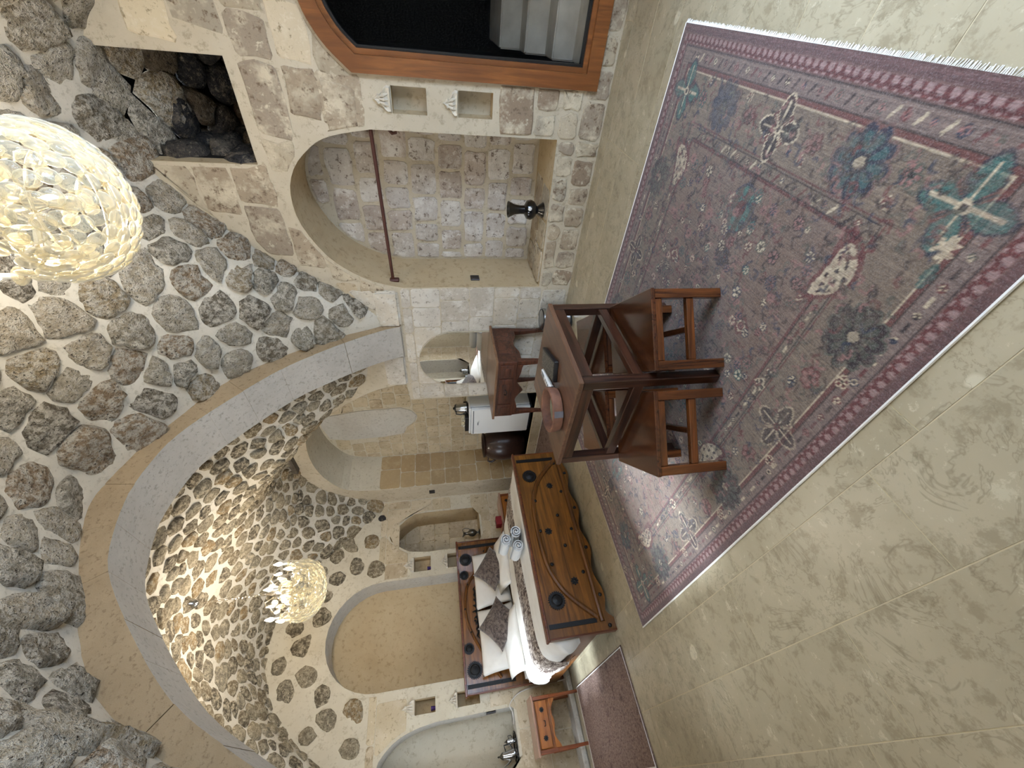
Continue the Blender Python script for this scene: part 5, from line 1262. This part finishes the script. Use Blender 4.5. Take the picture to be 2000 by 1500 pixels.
# ================================================================== chandeliers
CRY = None
def crystal_mesh():
    mb = MB(); mb.lathe([(.001,-.010),(.012,-.0095),(.022,-.007),(.028,-.003),(.0295,0),(.028,.003),(.022,.007),(.012,.0095),(.001,.010)], (0,0,0), 12, 'Y')
    o = mb.build('crystal', M['crystal'], None, smooth=True); me = o.data; bpy.data.objects.remove(o); return me
CRY = crystal_mesh()
def chandelier(cx_, cy_, z_top, z_bot, label, energy, n_arm=6, seed=1):
    R2 = random.Random(seed)
    e = T('crystal_chandelier', (cx_, cy_, z_bot), label, 'chandelier')
    def P(r, a, z): return (cx_+r*math.cos(a), cy_+r*math.sin(a), z)
    zb = z_bot; zr = zb+.20                       # rim of the crystal basket
    MB().lathe([(.012,-.075),(.03,-.06),(.05,-.02),(.055,0)], (cx_, cy_, z_top), 24).build('canopy', M['chrome'], e, smooth=True)
    mb = MB(); z = z_top-.07; k = 0
    while z > zb+.50:
        a = (k % 2)*PI/2; mb.tube([(cx_+.009*math.cos(t_)*math.cos(a), cy_+.009*math.cos(t_)*math.sin(a), z-.014+.018*math.sin(t_)) for t_ in np.linspace(0, 2*PI, 8, endpoint=False)], .0028, 5, closed=True); z -= .028; k += 1
    ch = mb.build('chain', M['silver_lamp'], e); ch['kind'] = 'stuff'
    MB().lathe([(.008,.0),(.02,.03),(.012,.08),(.03,.13),(.04,.17),(.02,.21),(.012,.26),(.024,.31),(.012,.35),(.006,.38)], (cx_, cy_, zb+.13), 16).build('stem', M['silver_lamp'], e, smooth=True)
    for r, z in ((.245, zr), (.20, zr-.09), (.11, zr-.16)):
        MB().tube([P(r, a, z) for a in np.linspace(0, 2*PI, 40, endpoint=False)], .005, 6, closed=True).build('hoop', M['silver_lamp'], e, smooth=True)
    for k in range(n_arm):
        a = 2*PI*k/n_arm+.3
        arm = MB().tube([P(.02, a, zb+.30), P(.07, a, zb+.245), P(.14, a, zb+.235), P(.19, a, zb+.27), P(.185, a, zb+.31), P(.155, a, zb+.31), P(.155, a, zb+.285)], [.008,.008,.007,.007,.006,.005,.004], 6).build('arm', M['silver_lamp'], e, smooth=True)
        MB().tube([P(.14, a, zb+.235), P(.20, a, zb+.225), P(.245, a, zb+.25), P(.26, a, zb+.285)], .006, 6).build('arm_branch', M['silver_lamp'], arm, smooth=True)
        MB().tube([P(.05, a+.2, zb+.42), P(.11, a+.2, zb+.47), P(.16, a+.2, zb+.44), P(.15, a+.2, zb+.40), P(.12, a+.2, zb+.41)], [.006,.006,.005,.004,.003], 6).build('upper_scroll', M['silver_lamp'], arm, smooth=True)
        MB().lathe([(.004,0),(.03,.008),(.034,.014),(.012,.016)], P(.26, a, zb+.285), 16).build('drip_dish', M['crystal'], e, smooth=True)
        MB().lathe([(.011,.0),(.011,.055)], P(.26, a, zb+.295), 12).build('candle_sleeve', M['white_plastic'], e, smooth=True)
        b = MB().lathe([(.006,0),(.016,.018),(.018,.034),(.012,.055),(.003,.078)], P(.26, a, zb+.35), 14).build('bulb', M['bulb'], e, smooth=True)
        l = bpy.data.lights.new('candle_light', 'POINT'); l.energy = energy; l.color = BULB_COL; l.shadow_soft_size = .03
        lo = bpy.data.objects.new('candle_light', l); link(lo, e); q = P(.26, a, zb+.445); lo.location = (q[0]-cx_, q[1]-cy_, q[2]-zb)
    # crystal discs: a hanging basket in rings, then pendants on the arms
    rings = [(.262, .19), (.258, .155), (.245, .118), (.225, .083), (.195, .052), (.155, .028), (.105, .012), (.045, .004)]
    for i, (r, z) in enumerate(rings):
        n = max(4, int(2*PI*r/.064))
        for k in range(n):
            a = 2*PI*(k+.5*(i % 2))/n; o = bpy.data.objects.new('crystal', CRY); link(o, e)
            o.location = (r*math.cos(a), r*math.sin(a), z+R2.uniform(-.003, .003)); tilt = min(1.35, .15+1.2*(i/7)**1.3)
            o.rotation_euler = (Matrix.Rotation(a+PI/2, 3, 'Z') @ Matrix.Rotation(tilt, 3, 'X') @ Matrix.Rotation(R2.uniform(-.2, .2), 3, 'Z')).to_euler(); o.scale = (1, 1, R2.uniform(1.05, 1.25))
    for k in range(n_arm):
        a = 2*PI*k/n_arm+.3
        for r, z, da in ((.19, .22, .0), (.155, .26, .25), (.26, .255, .12), (.26, .255, -.12), (.12, .385, .2), (.16, .40, .2), (.08, .33, .4), (.21, .30, .35)):
            o = bpy.data.objects.new('crystal', CRY); link(o, e); o.location = (r*math.cos(a+da), r*math.sin(a+da), z)
            o.rotation_euler = (0, R2.uniform(-.2, .2), a+da+PI/2+R2.uniform(-.6, .6)); o.scale = (.9, 1, R2.uniform(.95, 1.2))
    done(); return e
chandelier(1.72, .69, float(vault_near(1.72, .69))+.01, 2.44, 'large crystal chandelier with lit candle bulbs above the rug', BULB_NEAR, seed=3)
chandelier(1.58, 4.17, float(vault_far(1.58, 4.17))-.02, 2.49, 'crystal chandelier with lit candle bulbs hanging above the bed', BULB_FAR, seed=4)
